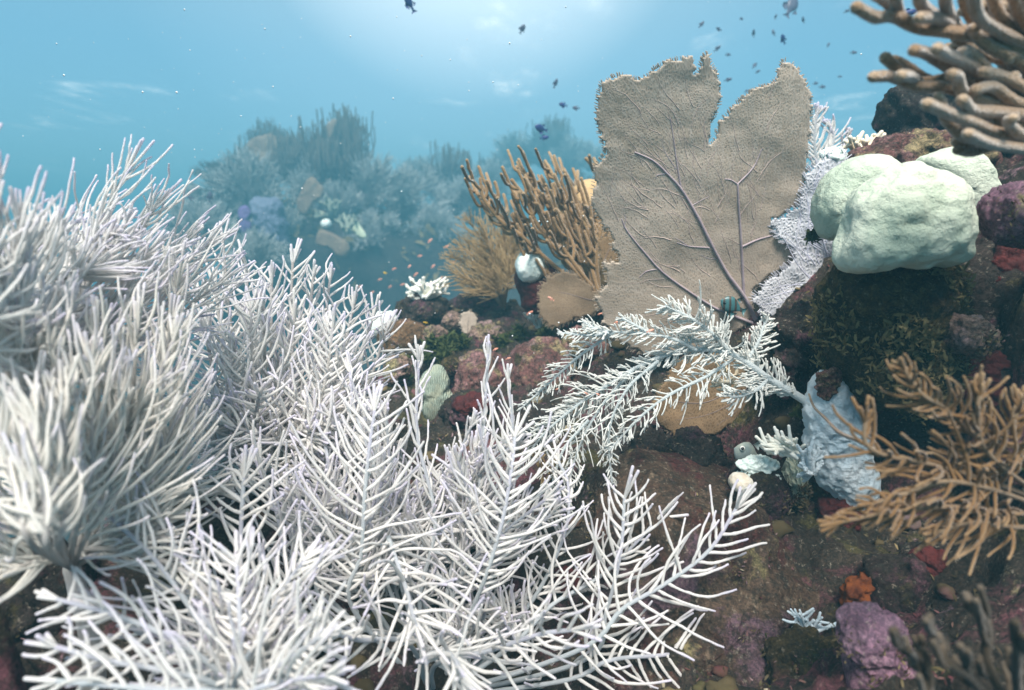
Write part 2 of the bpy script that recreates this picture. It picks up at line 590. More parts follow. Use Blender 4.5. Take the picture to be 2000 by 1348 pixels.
M['plume_rib'] = soft_coral("plume_stem", (0.30, 0.20, 0.12), (0.34, 0.24, 0.15), (0.4, 0.3, 0.2))
M['gold'] = soft_coral("golden_plume", (0.56, 0.40, 0.20), (0.48, 0.34, 0.17), (0.66, 0.50, 0.28))
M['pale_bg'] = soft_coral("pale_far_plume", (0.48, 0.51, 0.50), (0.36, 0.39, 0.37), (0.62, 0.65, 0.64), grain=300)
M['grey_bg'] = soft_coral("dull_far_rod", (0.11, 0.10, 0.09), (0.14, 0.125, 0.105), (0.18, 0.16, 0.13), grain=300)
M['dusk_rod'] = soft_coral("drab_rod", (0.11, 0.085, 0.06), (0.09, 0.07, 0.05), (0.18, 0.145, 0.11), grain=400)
M['fan'] = fan_mat("tan_fan_net", (0.68, 0.56, 0.45), (0.57, 0.46, 0.35), (0.80, 0.71, 0.62))
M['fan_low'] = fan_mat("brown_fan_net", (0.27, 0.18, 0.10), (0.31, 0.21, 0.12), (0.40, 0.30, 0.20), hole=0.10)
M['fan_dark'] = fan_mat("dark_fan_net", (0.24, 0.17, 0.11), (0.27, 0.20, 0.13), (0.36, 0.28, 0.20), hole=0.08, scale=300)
M['fan_white'] = fan_mat("pale_fan_net", (0.76, 0.76, 0.80), (0.80, 0.80, 0.83), (0.86, 0.86, 0.89), scale=170, hole=0.13, bstr=0.6)
M['vein'] = plain("fan_vein", (0.36, 0.29, 0.32), (0.44, 0.36, 0.38), 30, bscale=200, bdist=0.002)
M['vein_fine'] = plain('fan_fine_vein', (0.44, 0.34, 0.30), (0.52, 0.41, 0.36), 30, bscale=200, bdist=0.002)
M['vein_dark'] = plain("fan_dark_vein", (0.17, 0.13, 0.12), (0.22, 0.17, 0.15), 30, bscale=200, bdist=0.002)
M['vein_white'] = plain("fan_pale_vein", (0.60, 0.60, 0.68), (0.50, 0.50, 0.62), 30, bscale=200, bdist=0.002)
M['dome'] = plain("bleached_dome", (0.48, 0.56, 0.44), (0.58, 0.62, 0.51), 9, rough=0.75, bscale=90, bstr=0.9, bdist=0.008, spec=0.1)
M['dome_white'] = plain("white_dome", (0.72, 0.82, 0.76), (0.82, 0.86, 0.80), 14, rough=0.75, bscale=180, bstr=0.4, bdist=0.004)
M['crust'] = plain("white_crust", (0.60, 0.72, 0.78), (0.76, 0.82, 0.84), 25, rough=0.8, bscale=110, bstr=0.9, bdist=0.012)
M['fire'] = plain("bleached_fire_coral", (0.78, 0.76, 0.66), (0.84, 0.84, 0.78), 40, rough=0.8, bscale=300, bstr=0.5, bdist=0.003)
M['warm_fire'] = plain("cream_fire_coral", (0.80, 0.66, 0.48), (0.82, 0.76, 0.62), 40, rough=0.8, bscale=300, bstr=0.5, bdist=0.003)
M['twig'] = plain("blue_white_twig", (0.48, 0.58, 0.64), (0.56, 0.64, 0.68), 40, bscale=300, bdist=0.003)
M['tan_round'] = plain("tan_lump", (0.52, 0.36, 0.18), (0.44, 0.29, 0.14), 16, bscale=70, bstr=0.8, bdist=0.008)
M['striped'] = plain("pale_striped_lump", (0.42, 0.50, 0.42), (0.58, 0.62, 0.54), 16, bscale=160, bstr=0.8, bdist=0.006)
def striped_lump():
    m, nt, bs, out = new_mat("pale_striped_lump")
    pos = geo_pos(nt)
    w = N(nt, "ShaderNodeTexWave", Scale=62.0, Distortion=5.0, Detail=2.0)
    w.bands_direction = 'X'
    nt.links.new(pos, w.inputs["Vector"])
    f, _ = noise_fac(nt, 30.0, .4, .65, coord=pos, detail=4)
    c = mixc(nt, w.outputs["Fac"], (0.17, 0.22, 0.17), (0.40, 0.46, 0.38))
    nt.links.new(mixc(nt, f, c, (0.36, 0.38, 0.28)), bs.inputs["Base Color"])
    bs.inputs["Roughness"].default_value = .85
    bump(nt, bs, w.outputs["Fac"], .7, .004)
    return m
M['striped'] = striped_lump()
M['shell'] = plain("cream_shell", (0.62, 0.52, 0.40), (0.74, 0.70, 0.60), 60, bscale=120, bstr=0.4)
REEF = [((0.055, 0.045, 0.035), 0, 0, 1), ((0.17, 0.07, 0.085), 0.50, 0.62, 0.8), ((0.11, 0.10, 0.04), 0.54, 0.66, 1.3),
        ((0.26, 0.17, 0.20), 0.60, 0.70, 1.9), ((0.12, 0.015, 0.012), 0.63, 0.72, 1.0), ((0.24, 0.21, 0.12), 0.62, 0.72, 2.6)]
M['reef'] = rock("reef_rock", REEF)
M['maroon'] = rock("maroon_crust", [((0.19, 0.095, 0.085), 0, 0, 1), ((0.30, 0.17, 0.17), 0.48, 0.58, 1.4), ((0.33, 0.27, 0.15), 0.50, 0.60, 1.7), ((0.42, 0.30, 0.29), 0.58, 0.66, 3.0), ((0.07, 0.06, 0.03), 0.58, 0.66, 2.2)])
M['pink'] = rock("pink_crust", [((0.30, 0.21, 0.17), 0, 0, 1), ((0.44, 0.31, 0.30), 0.5, 0.60, 1.6), ((0.34, 0.30, 0.16), 0.50, 0.60, 2.0), ((0.08, 0.06, 0.04), 0.6, 0.7, 2.6)])
M['dark'] = rock("dark_rock", [((0.045, 0.036, 0.032), 0, 0, 1), ((0.13, 0.065, 0.085), 0.52, 0.64, 1.3), ((0.09, 0.08, 0.035), 0.56, 0.68, 2.0), ((0.15, 0.02, 0.015), 0.64, 0.72, 1.5)])
M['slab'] = rock("brown_slab", [((0.10, 0.07, 0.05), 0, 0, 1), ((0.18, 0.115, 0.145), 0.50, 0.60, 0.9), ((0.25, 0.22, 0.11), 0.60, 0.68, 1.3), ((0.08, 0.03, 0.028), 0.50, 0.62, 1.1), ((0.20, 0.155, 0.11), 0.58, 0.68, 3.0)])
M['purple'] = rock("purple_crust", [((0.23, 0.135, 0.19), 0, 0, 1), ((0.30, 0.19, 0.25), 0.48, 0.62, 1.6), ((0.28, 0.26, 0.12), 0.62, 0.70, 2.2)], bdist=0.006, speck=0.3)
M['olive'] = rock("turf_rock", [((0.075, 0.06, 0.03), 0, 0, 1), ((0.13, 0.10, 0.045), 0.45, 0.6, 3.0), ((0.10, 0.05, 0.05), 0.55, 0.68, 1.5), ((0.05, 0.065, 0.02), 0.55, 0.66, 2.4)], bdist=0.02)
M['brown_rock'] = rock("brown_film", [((0.20, 0.12, 0.06), 0, 0, 1), ((0.15, 0.09, 0.045), 0.45, 0.62, 1.4), ((0.24, 0.13, 0.14), 0.58, 0.70, 1.2)])
M['seabed'] = rock("far_reef_rock", [((0.06, 0.055, 0.05), 0, 0, 1), ((0.10, 0.085, 0.07), 0.5, 0.64, 0.1), ((0.035, 0.03, 0.03), 0.52, 0.64, 0.25)], scale=5, bdist=0.05)
M['red'] = plain("red_sponge", (0.085, 0.013, 0.011), (0.045, 0.009, 0.009), 30, bscale=80, bstr=0.8, bdist=0.01)
M['orange'] = plain("orange_sponge", (0.20, 0.055, 0.010), (0.08, 0.02, 0.008), 28, bscale=70, bstr=0.9, bdist=0.012)
M['orange_small'] = plain("bright_orange_sponge", (0.55, 0.20, 0.04), (0.40, 0.13, 0.03), 28, bscale=90, bstr=0.7, bdist=0.008)
M['violet'] = plain("violet_sponge", (0.10, 0.07, 0.22), (0.15, 0.10, 0.26), 28, bscale=90, bstr=0.8, bdist=0.008)
M['blue_sponge'] = plain("blue_sponge", (0.10, 0.13, 0.20), (0.16, 0.19, 0.27), 12, bscale=30, bstr=1.0, bdist=0.03)
M['algae'] = plain("green_algae", (0.045, 0.065, 0.018), (0.08, 0.095, 0.03), 60, rough=0.8, trans=0.2)
M['turf'] = plain("brown_turf", (0.14, 0.11, 0.045), (0.24, 0.185, 0.085), 45, rough=0.9, trans=0.15)
M['tan_far'] = plain("tan_far_fan", (0.26, 0.20, 0.14), (0.20, 0.15, 0.11), 6, bscale=40, bstr=0.5, trans=0.2)
M['green_far'] = plain("pale_green_leaf", (0.60, 0.68, 0.46), (0.66, 0.72, 0.52), 6, bscale=40)
M['fish_blue'] = plain("blue_fish_skin", (0.02, 0.03, 0.11), (0.03, 0.05, 0.16), 40, rough=0.4)
M['fish_dark'] = plain("dark_fish_skin", (0.05, 0.06, 0.10), (0.07, 0.08, 0.12), 40, rough=0.4)
M['fish_pink'] = plain("orange_fish_skin", (0.75, 0.30, 0.20), (0.80, 0.42, 0.32), 90, rough=0.4)
M['fish_yellow'] = plain("yellow_fish_skin", (0.75, 0.50, 0.03), (0.65, 0.40, 0.03), 90, rough=0.4)
M['fish_grey'] = plain("grey_fish_skin", (0.22, 0.27, 0.27), (0.30, 0.33, 0.28), 60, rough=0.4, bscale=400, bdist=0.001)
M['eye_black'] = plain("fish_pupil", (0.004, 0.004, 0.006), (0.006, 0.006, 0.008), rough=0.15, spec=0.5)
M['eye_ring'] = plain("fish_eye_ring", (0.7, 0.7, 0.66), (0.75, 0.75, 0.7), rough=0.3)
M['speck'] = plain("drifting_speck", (0.8, 0.82, 0.8), (0.7, 0.74, 0.74))

def turf_mix():
    m, nt, bs, out = new_mat("mixed_turf")
    ti = N(nt, "ShaderNodeAttribute", attribute_name="tint")
    r = N(nt, "ShaderNodeValToRGB")
    nt.links.new(ti.outputs["Fac"], r.inputs["Fac"])
    r.color_ramp.interpolation = 'CONSTANT'
    set_ramp(r, [(0.0, (0.075, 0.06, 0.03)), (0.22, (0.14, 0.07, 0.07)), (0.40, (0.05, 0.06, 0.02)), (0.55, (0.19, 0.15, 0.08)), (0.72, (0.09, 0.03, 0.035)), (0.85, (0.24, 0.16, 0.17)), (0.95, (0.32, 0.28, 0.20))])
    pos = geo_pos(nt)
    f, _ = noise_fac(nt, 10.0, 0.4, 0.62, coord=pos, detail=4)
    nt.links.new(mixc(nt, f, r.outputs["Color"], (0.085, 0.065, 0.035)), bs.inputs["Base Color"])
    bs.inputs["Roughness"].default_value = 0.9
    bs.inputs["Specular IOR Level"].default_value = 0.05
    return m
M['turf_mix'] = turf_mix()

# ------------------------------------------------------------------ the setting: reef, seabed, water surface, haze
CTRL = [(760,690,2.0),(830,700,1.9),(900,670,2.1),(1000,650,2.3),(1060,680,2.05),(900,610,2.5),(800,625,2.6),(1130,720,1.7),(1000,790,1.5),
        (860,840,1.45),(1080,850,1.35),(1150,920,1.2),(1250,890,1.25),(1330,950,1.15),(1400,975,1.05),(1300,1010,1.0),(1400,1110,0.92),
        (1300,1260,0.82),(1450,1220,0.85),(1500,1345,0.75),(1200,1345,0.78),(900,1380,0.74),(500,1420,0.66),(100,1400,0.55),(0,1300,0.52),
        (150,1160,0.75),(250,1040,0.95),(420,960,1.15),(600,880,1.4),(700,800,1.65),(1500,930,1.05),(1560,1010,0.97),(1650,1060,0.9),
        (1600,1160,0.85),(1700,1270,0.72),(1800,1310,0.62),(1950,1330,0.5),(1480,660,1.4),(1540,670,1.28),(1610,650,1.25),(1640,740,1.14),
        (1560,790,1.14),(1480,820,1.18),(1700,840,1.07),(1800,800,1.03),(1900,720,0.98),(1980,660,0.9),(1750,580,1.12),(1900,470,1.12),
        (1990,360,1.05),(1760,310,1.45),(1690,330,1.5),(1860,300,1.35),(1900,900,0.9),(1900,1100,0.75),(1420,640,1.5),(1330,720,1.4),
        (1230,700,1.55),(1160,640,1.85),(1100,610,2.15),(1000,600,2.5),(1300,640,1.75)]
cp = np.array([at(*c) for c in CTRL])
extra = []
for x in np.linspace(-3, 3, 9):
    extra += [(x, 3.6, -1.5), (x, 4.4, -1.7)]
for y in (1.2, 1.8, 2.4, 3.0):
    extra += [(-1.5, y, -1.4), (-2.4, y, -1.6)]
extra += [(-0.85, 1.3, -1.0), (-0.9, 1.7, -1.2), (-0.75, 2.2, -1.2), (-0.6, 2.9, -1.2), (0.0, 3.1, -1.1), (0.5, 3.2, -1.0), (-1.3, 0.6, -0.8), (-2.2, 0.4, -1.0),
          (1.6, 1.2, 0.45), (1.7, 0.6, 0.30), (2.6, 1.0, 0.5), (1.9, 2.2, -0.3), (2.8, 2.4, -0.6), (0.0, 0.0, -0.75), (-1.0, 0.0, -0.8), (1.0, 0.0, -0.5), (2.0, 0.0, 0.0)]
cp = np.vstack([cp, np.array(extra)])
def _rbf_fit(c):
    n = len(c)
    D = np.linalg.norm(c[:, None, :2] - c[None, :, :2], axis=-1)
    A = np.zeros((n + 3, n + 3))
    A[:n, :n] = -D - np.eye(n) * 0.02
    A[:n, n] = 1
    A[:n, n + 1:] = c[:, :2]
    A[n, :n] = 1
    A[n + 1:, :n] = c[:, :2].T
    b = np.zeros(n + 3)
    b[:n] = c[:, 2]
    return np.linalg.solve(A, b)
_W = _rbf_fit(cp)
def ground_z(xy):
    xy = np.asarray(xy, float).reshape(-1, 2)
    out = np.empty(len(xy))
    for s in range(0, len(xy), 20000):
        q = xy[s:s + 20000]
        D = np.linalg.norm(q[:, None] - cp[None, :, :2], axis=-1)
        out[s:s + 20000] = -D @ _W[:-3] + _W[-3] + q @ _W[-2:]
    return out

gx = np.arange(-2.3, 2.31, 0.0125)
gy = np.arange(0.12, 3.7, 0.0125)
GX, GY = np.meshgrid(gx, gy)
GZ = ground_z(np.stack([GX.ravel(), GY.ravel()], 1)).reshape(GX.shape)
Pn = np.stack([GX, GY, GZ], -1)
GZ2 = GZ + 0.045 * fbm(Pn * 5.0, 4, 3) + 0.022 * np.abs(fbm(Pn * 17.0, 3, 9)) + 0.006 * fbm(Pn * 60.0, 3, 21)
GX2 = GX + 0.022 * fbm(Pn * 11.0 + 5, 3, 31)
GY2 = GY + 0.022 * fbm(Pn * 11.0 + 9, 3, 41)
idx = np.arange(GX.size).reshape(GX.shape)
Q = np.stack([idx[:-1, :-1], idx[:-1, 1:], idx[1:, 1:], idx[1:, :-1]], -1).reshape(-1, 4)
mb = MB()
mb.add(np.stack([GX2, GY2, GZ2], -1).reshape(-1, 3), [Q])
tag(mb.build("reef_terrain", M['reef']), kind="structure")

FAR = 1.6      # the second reef lies this much farther out than it was first measured
def mound_z(x, y):
    P = np.stack([x, y, 0 * x], -1)
    edge = 5.55 + 0.35 * vnoise(P * 0.9, 5) + 0.12 * x * (x < 0) * -1 - 0.10 * np.clip(x, 0, 3)
    front = 1 / (1 + np.exp(-(y - edge) / 0.14))
    left = 1 / (1 + np.exp(-(x + 3.35 + 0.3 * vnoise(P * 1.3, 8)) / 0.28))
    back = 1 / (1 + np.exp((y - 16.5) / 1.0))
    top = 1.55 + 0.45 * np.exp(-((x + 2.1) / 1.1) ** 2 - ((y - 7.0) / 1.2) ** 2) + 0.0 * x
    z = -1.75 + front * left * back * top
    return z + 0.10 * fbm(P * 1.6, 4, 12) + 0.04 * fbm(P * 6.0, 3, 15)
sx = np.concatenate([np.linspace(-70, -7, 22, endpoint=False), np.arange(-7, 7, 0.07), np.linspace(7, 70, 22)])
sy = np.concatenate([np.linspace(-30, 3, 12, endpoint=False), np.arange(3, 12, 0.07), np.linspace(12, 90, 30)])
SX, SY = np.meshgrid(sx, sy)
SX, SY, SZ = SX * FAR, SY * FAR, mound_z(SX, SY) * FAR
idx = np.arange(SX.size).reshape(SX.shape)
Q = np.stack([idx[:-1, :-1], idx[:-1, 1:], idx[1:, 1:], idx[1:, :-1]], -1).reshape(-1, 4)
mb = MB()
mb.add(np.stack([SX, SY, SZ], -1).reshape(-1, 3), [Q])
tag(mb.build("seabed", M['seabed']), kind="structure")

# the surface of the sea seen from below
wx = np.linspace(-60, 60, 241)
wy = np.linspace(-40, 80, 241)
WX, WY = np.meshgrid(wx, wy)
WP = np.stack([WX, WY, 0 * WX], -1)
WZ = 3.8 + 0.10 * fbm(WP * np.array([0.35, 0.8, 1]), 3, 77)
idx = np.arange(WX.size).reshape(WX.shape)
Q = np.stack([idx[:-1, :-1], idx[1:, :-1], idx[1:, 1:], idx[:-1, 1:]], -1).reshape(-1, 4)
mb = MB()
mb.add(np.stack([WX, WY, WZ], -1).reshape(-1, 3), [Q])
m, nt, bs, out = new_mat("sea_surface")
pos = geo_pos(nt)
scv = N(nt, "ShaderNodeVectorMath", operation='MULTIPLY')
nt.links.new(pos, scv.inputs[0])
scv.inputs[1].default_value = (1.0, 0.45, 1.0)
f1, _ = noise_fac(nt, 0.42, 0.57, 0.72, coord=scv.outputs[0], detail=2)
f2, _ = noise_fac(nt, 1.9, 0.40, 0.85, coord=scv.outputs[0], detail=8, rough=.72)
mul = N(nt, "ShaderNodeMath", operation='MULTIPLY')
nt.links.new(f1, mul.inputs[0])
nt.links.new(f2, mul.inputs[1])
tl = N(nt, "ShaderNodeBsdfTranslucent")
tl.inputs["Color"].default_value = (.55, .6, .62, 1)  # pale noise-masked patches put the bright wisps and glints into the surface material
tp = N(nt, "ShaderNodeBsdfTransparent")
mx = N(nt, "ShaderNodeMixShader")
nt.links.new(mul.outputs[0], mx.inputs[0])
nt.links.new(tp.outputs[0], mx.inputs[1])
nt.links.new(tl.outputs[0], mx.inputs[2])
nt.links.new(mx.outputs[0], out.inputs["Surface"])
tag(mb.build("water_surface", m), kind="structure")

# the water in between: one even body of haze
mb = MB()
x0, x1, y0, y1, z0, z1 = -120, 120, -50, 150, -4.6, 2.6
hv = [(x0,y0,z0),(x1,y0,z0),(x1,y1,z0),(x0,y1,z0),(x0,y0,z1),(x1,y0,z1),(x1,y1,z1),(x0,y1,z1)]
mb.add(hv, [np.array([(3,2,1,0),(4,5,6,7),(0,1,5,4),(1,2,6,5),(2,3,7,6),(3,0,4,7)])])
m = bpy.data.materials.new("haze_water")
m.use_nodes = True
nt = m.node_tree
nt.nodes.clear()
out = nt.nodes.new("ShaderNodeOutputMaterial")
pv = nt.nodes.new("ShaderNodeVolumePrincipled")
pv.inputs["Color"].default_value = (0.175, 0.545, 0.715, 1)
pv.inputs["Density"].default_value = 0.07
pv.inputs["Density Attribute"].default_value = ""
pv.inputs["Anisotropy"].default_value = 0.1
nt.links.new(pv.outputs[0], out.inputs["Volume"])
try:
    m.cycles.homogeneous_volume = True
except Exception:
    pass
tag(mb.build("haze", m, smooth=False), kind="stuff")

# ------------------------------------------------------------------ builders
def px2m(px, Y):
    return px * Y / F_PX

from mathutils.bvhtree import BVHTree
_BVH = []
def surface_y(px, py, default):
    """distance of the reef surface behind a pixel, so that small things sit on it"""
    if not _BVH:
        vs, fs, n = [], [], 0
        for o in bpy.data.objects:
            if o.type == 'MESH' and o.name.split('.')[0] in ("reef_terrain", "boulder", "rock_pillar"):
                co = np.empty(len(o.data.vertices) * 3, np.float32)
                o.data.vertices.foreach_get('co', co)
                vs.append(co.reshape(-1, 3))
                fs.append(np.array([p.vertices[:] for p in o.data.polygons]) + n)
                n += len(o.data.vertices)
        _BVH.append(BVHTree.FromPolygons(np.concatenate(vs).tolist(), np.concatenate(fs).tolist()))
    d = at(px, py, 1.0)
    h = _BVH[0].ray_cast(Vector((0, 0, 0)), Vector(tuple(d / np.linalg.norm(d))))
    return h[0][1] if h[0] is not None else default

def ell(cx, cy, rx, ry, rot=0.0, n=22):
    t = np.linspace(0, 2 * math.pi, n, endpoint=False)
    c, s = math.cos(math.radians(rot)), math.sin(math.radians(rot))
    return [(cx + rx * math.cos(a) * c - ry * math.sin(a) * s, cy + rx * math.cos(a) * s + ry * math.sin(a) * c) for a in t]

def rock_thing(name, label, cat, outline, Y, thick, mat, group=None, **kw):
    if name in ("boulder", "rock_pillar"):
        kw.setdefault('fine', 0.045)
        kw.setdefault('ffr', 8)
        kw['nth'], kw['nph'] = max(kw.get('nth', 0), 110), max(kw.get('nph', 0), 64)
        kw['amp'] = kw.get('amp', .1) * 1.35
    if name == "sponge":
        kw.update(amp=.20, fr=3.0, fine=.035, ffr=11)
        Y = surface_y(np.mean([p[0] for p in outline]), np.mean([p[1] for p in outline]), Y)
        thick = min(thick, .022) * (1 if Y < 1.3 else 2)
    mb, c = blob_mesh(outline, Y, thick, **kw)
    o = mb.build(name, M[mat])
    return tag(o, label, cat, group)

def frond(parent, stem_px, n, L, r, mat, rib, first=1, name="frond", sides=6, ribname="midrib", **kw):
    """one feather: stem_px are (px,py,Y) from the foot up; branchlets begin at control point `first`"""
    pts = np.array([at(*p) for p in stem_px])
    S, length = resample(catmull(pts, 60), 48)
    cum = np.concatenate([[0], np.cumsum(np.linalg.norm(np.diff(pts, axis=0), axis=1))])
    st = cum[first] / cum[-1]
    P, R = pinnate(S, n, L, r, start=st, **kw)
    mb = MB()
    tubes(mb, P, R, sides=sides, wob=0.10)
    # the crowded little twigs around the growing tip
    k = rng.integers(3, 6)
    d = unit(S[-1] - S[-3])
    tipd = unit(d + rng.normal(0, 0.28, (k, 3)))
    s = np.linspace(0, 1, 6)
    ln = L * rng.uniform(0.2, 0.42, k)
    PT = S[-1] - d * 0.002 + tipd[:, None] * (s[None, :, None] * ln[:, None, None])
    tubes(mb, PT, np.full((k, 6), r * 0.95), sides=sides)
    f = mb.build(name, M[mat], parent)
    mb = MB()
    rs = np.linspace(1.6, 1.0, len(S)) * r
    tubes(mb, S[None], rs[None], sides=8, wob=0.03)
    mb.build(ribname, M[rib], f)
    return f

def in_poly(x, y, poly):
    poly = np.asarray(poly, float)
    ins = np.zeros(x.shape, bool)
    j = len(poly) - 1
    for i in range(len(poly)):
        xi, yi = poly[i]
        xj, yj = poly[j]
        c = ((yi > y) != (yj > y)) & (x < (xj - xi) * (y - yi) / (yj - yi + 1e-12) + xi)
        ins ^= c
        j = i
    return ins

def smooth_poly(poly, n):
    p = np.asarray(poly, float)
    q = np.vstack([p[-2:], p, p[:3]])
    out = catmull(np.hstack([q, np.zeros((len(q), 1))]), n * (len(q) - 1) + 1)[:, :2]
    return out[2 * n:(2 + len(p)) * n]

def sea_fan(name, label, cat, poly, Yf, base, veins, mat, vmat, step=3.4, rag=5.0, wave=0.004, thick=0.0035, group=None, fringe=(4.5, 2.2), nfringe=3.0, vscale=0.58, fine=0):
    """a net in one plane: poly is its outline in pixels, Yf(px,py) its distance"""
    P = smooth_poly(poly, 8)
    x0, y0 = P.min(0) - 8
    x1, y1 = P.max(0) + 8
    X, Y_ = np.meshgrid(np.arange(x0, x1, step), np.arange(y0, y1, step))
    def bulge(px, py):
        q = np.stack([np.asarray(px) / 90.0, np.asarray(py) / 90.0, 0 * np.asarray(px)], -1)
        return wave * fbm(q, 3, len(name) + int(x0))
    rn = np.stack([X / 9.0, Y_ / 9.0, 0 * X], -1)
    dx, dy = rag * vnoise(rn, 3), rag * vnoise(rn, 4)
    ins = in_poly(X + dx, Y_ + dy, P)
    cell = ins[:-1, :-1] & ins[1:, :-1] & ins[:-1, 1:] & ins[1:, 1:]
    used = np.zeros(ins.shape, bool)
    used[:-1, :-1] |= cell
    used[1:, :-1] |= cell
    used[:-1, 1:] |= cell
    used[1:, 1:] |= cell
    ids = -np.ones(ins.shape, int)
    ids[used] = np.arange(used.sum())
    xs, ys = X[used], Y_[used]
    u = (xs - 1000) / F_PX
    v = (674 - ys) / F_PX
    YY = Yf(xs, ys) + bulge(xs, ys)
    d = np.stack([u, CP + v * SP, -SP + v * CP], -1)
    V = d * (YY / d[:, 1])[:, None]
    c = np.argwhere(cell)
    Q = np.stack([ids[c[:, 0], c[:, 1]], ids[c[:, 0] + 1, c[:, 1]], ids[c[:, 0] + 1, c[:, 1] + 1], ids[c[:, 0], c[:, 1] + 1]], -1)
    bp = at(base[0], base[1], float(Yf(np.array(base[0]), np.array(base[1]))))
    t = thing(name, label, cat, bp, group)
    mb = MB()
    rr_ = np.hypot(xs - base[0], ys - base[1]) / 1000.0
    tt_ = np.arctan2(ys - base[1], xs - base[0])
    mb.add(V, [Q], rr_, tt_)
    net = mb.build("net", M[mat], t)
    so = net.modifiers.new("thickness", 'SOLIDIFY')
    so.thickness = thick
    so.offset = 0
    # ragged fringe of short twigs around the rim
    seg = np.diff(np.vstack([P, P[:1]]), axis=0)
    ln = np.hypot(seg[:, 0], seg[:, 1])
    cum = np.concatenate([[0], np.cumsum(ln)])
    k = int(cum[-1] / nfringe)
    s = np.sort(rng.uniform(0, cum[-1], k))
    i = np.clip(np.searchsorted(cum, s) - 1, 0, len(P) - 1)
    q = P[i] + seg[i] * ((s - cum[i]) / (ln[i] + 1e-9))[:, None]
    area = 0.5 * np.sum(P[:, 0] * np.roll(P[:, 1], -1) - np.roll(P[:, 0], -1) * P[:, 1])
    nr = np.stack([seg[i][:, 1], -seg[i][:, 0]], -1) / (ln[i][:, None] + 1e-9) * (1 if area > 0 else -1)
    rad = q - np.asarray(base)
    rad /= np.linalg.norm(rad, axis=1, keepdims=True) + 1e-9
    dr = nr * 0.9 + rad * 0.7 + rng.normal(0, 0.25, nr.shape)
    dr /= np.linalg.norm(dr, axis=1, keepdims=True) + 1e-9
    L = fringe[0] * rng.uniform(0.5, 1.3, k)
    q0 = q - nr * 4
    ss = np.linspace(0, 1, 5)
    LP = q0[:, None] + dr[:, None] * ((L + 3)[:, None, None] * ss[None, :, None])
    Y0 = Yf(LP[..., 0], LP[..., 1]) + bulge(LP[..., 0], LP[..., 1])
    u = (LP[..., 0] - 1000) / F_PX
    v = (674 - LP[..., 1]) / F_PX
    d = np.stack([u, CP + v * SP, -SP + v * CP], -1)
    PP = d * (Y0 / d[..., 1])[..., None]
    mb = MB()
    rr = px2m(fringe[1] * 0.5, Y0.mean())
    tubes(mb, PP, np.linspace(1, 0.6, 5)[None] * rr * rng.uniform(0.7, 1.2, (k, 1)), sides=5)
    mb.build("rim_twigs", M[mat.replace('fan', 'rimtwig') if mat.replace('fan', 'rimtwig') in M else vmat], net)
    for path, w0, w1 in veins:
        pp = catmull(np.hstack([np.asarray(path, float), np.zeros((len(path), 1))]), 26)[:, :2]
        YV = Yf(pp[:, 0], pp[:, 1]) + bulge(pp[:, 0], pp[:, 1])
        V = np.array([at(a, b, c) for (a, b), c in zip(pp, YV)])
        rr = np.linspace(w0, w1, 26) * 0.5 * vscale * YV / F_PX
        V[:, 1] -= rr * 0.35 + thick * 0.4
        mb = MB()
        tubes(mb, V[None], rr[None], sides=8, wob=0.05)
        mb.build("vein", M[vmat], t)
    if fine:
        # the finest ribs, running outward from the foot and forking now and then
        ll, rr = [], []
        tries = 0
        while len(ll) < fine and tries < fine * 20:
            tries += 1
            q = P[rng.integers(0, len(P))] * 0.45 + np.array([rng.uniform(x0, x1), rng.uniform(y0, y1)]) * 0.55
            d0 = q - np.asarray(base, float)
            if np.hypot(*d0) < 60:
                continue
            d0 = d0 / np.hypot(*d0)
            an = rng.normal(0, .35)
            d0 = np.array([d0[0] * math.cos(an) - d0[1] * math.sin(an), d0[0] * math.sin(an) + d0[1] * math.cos(an)])
            pts_ = [q]
            for _ in range(11):
                an = rng.normal(0, .16)
                d0 = np.array([d0[0] * math.cos(an) - d0[1] * math.sin(an), d0[0] * math.sin(an) + d0[1] * math.cos(an)])
                pts_.append(pts_[-1] + d0 * rng.uniform(5, 9))
            pts_ = np.array(pts_)
            if not in_poly(pts_[:, 0], pts_[:, 1], P).all():
                continue
            YV = Yf(pts_[:, 0], pts_[:, 1]) + bulge(pts_[:, 0], pts_[:, 1])
            V = np.array([at(a, b, c) for (a, b), c in zip(pts_, YV)])
            V[:, 1] -= thick * .45
            ll.append(V)
            rr.append(np.linspace(1.0, .4, 12) * rng.uniform(.7, 1.2) * YV / F_PX)
        mb = MB()
        tubes(mb, np.array(ll), np.array(rr), sides=6, wob=.08)
        mb.build("fine_veins", M['vein_fine'] if vmat == 'vein' else M[vmat], t)
    return t

M['rimtwig'] = soft_coral("fan_rim", (0.62, 0.53, 0.43), (0.56, 0.46, 0.36), (0.62, 0.55, 0.48))
M['rimtwig_white'] = soft_coral("pale_fan_rim", (0.74, 0.74, 0.80), (0.70, 0.70, 0.76), (0.84, 0.84, 0.88))
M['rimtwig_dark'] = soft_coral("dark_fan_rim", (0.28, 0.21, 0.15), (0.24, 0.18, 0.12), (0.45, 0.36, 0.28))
M['rimtwig_low'] = M['rimtwig_dark']

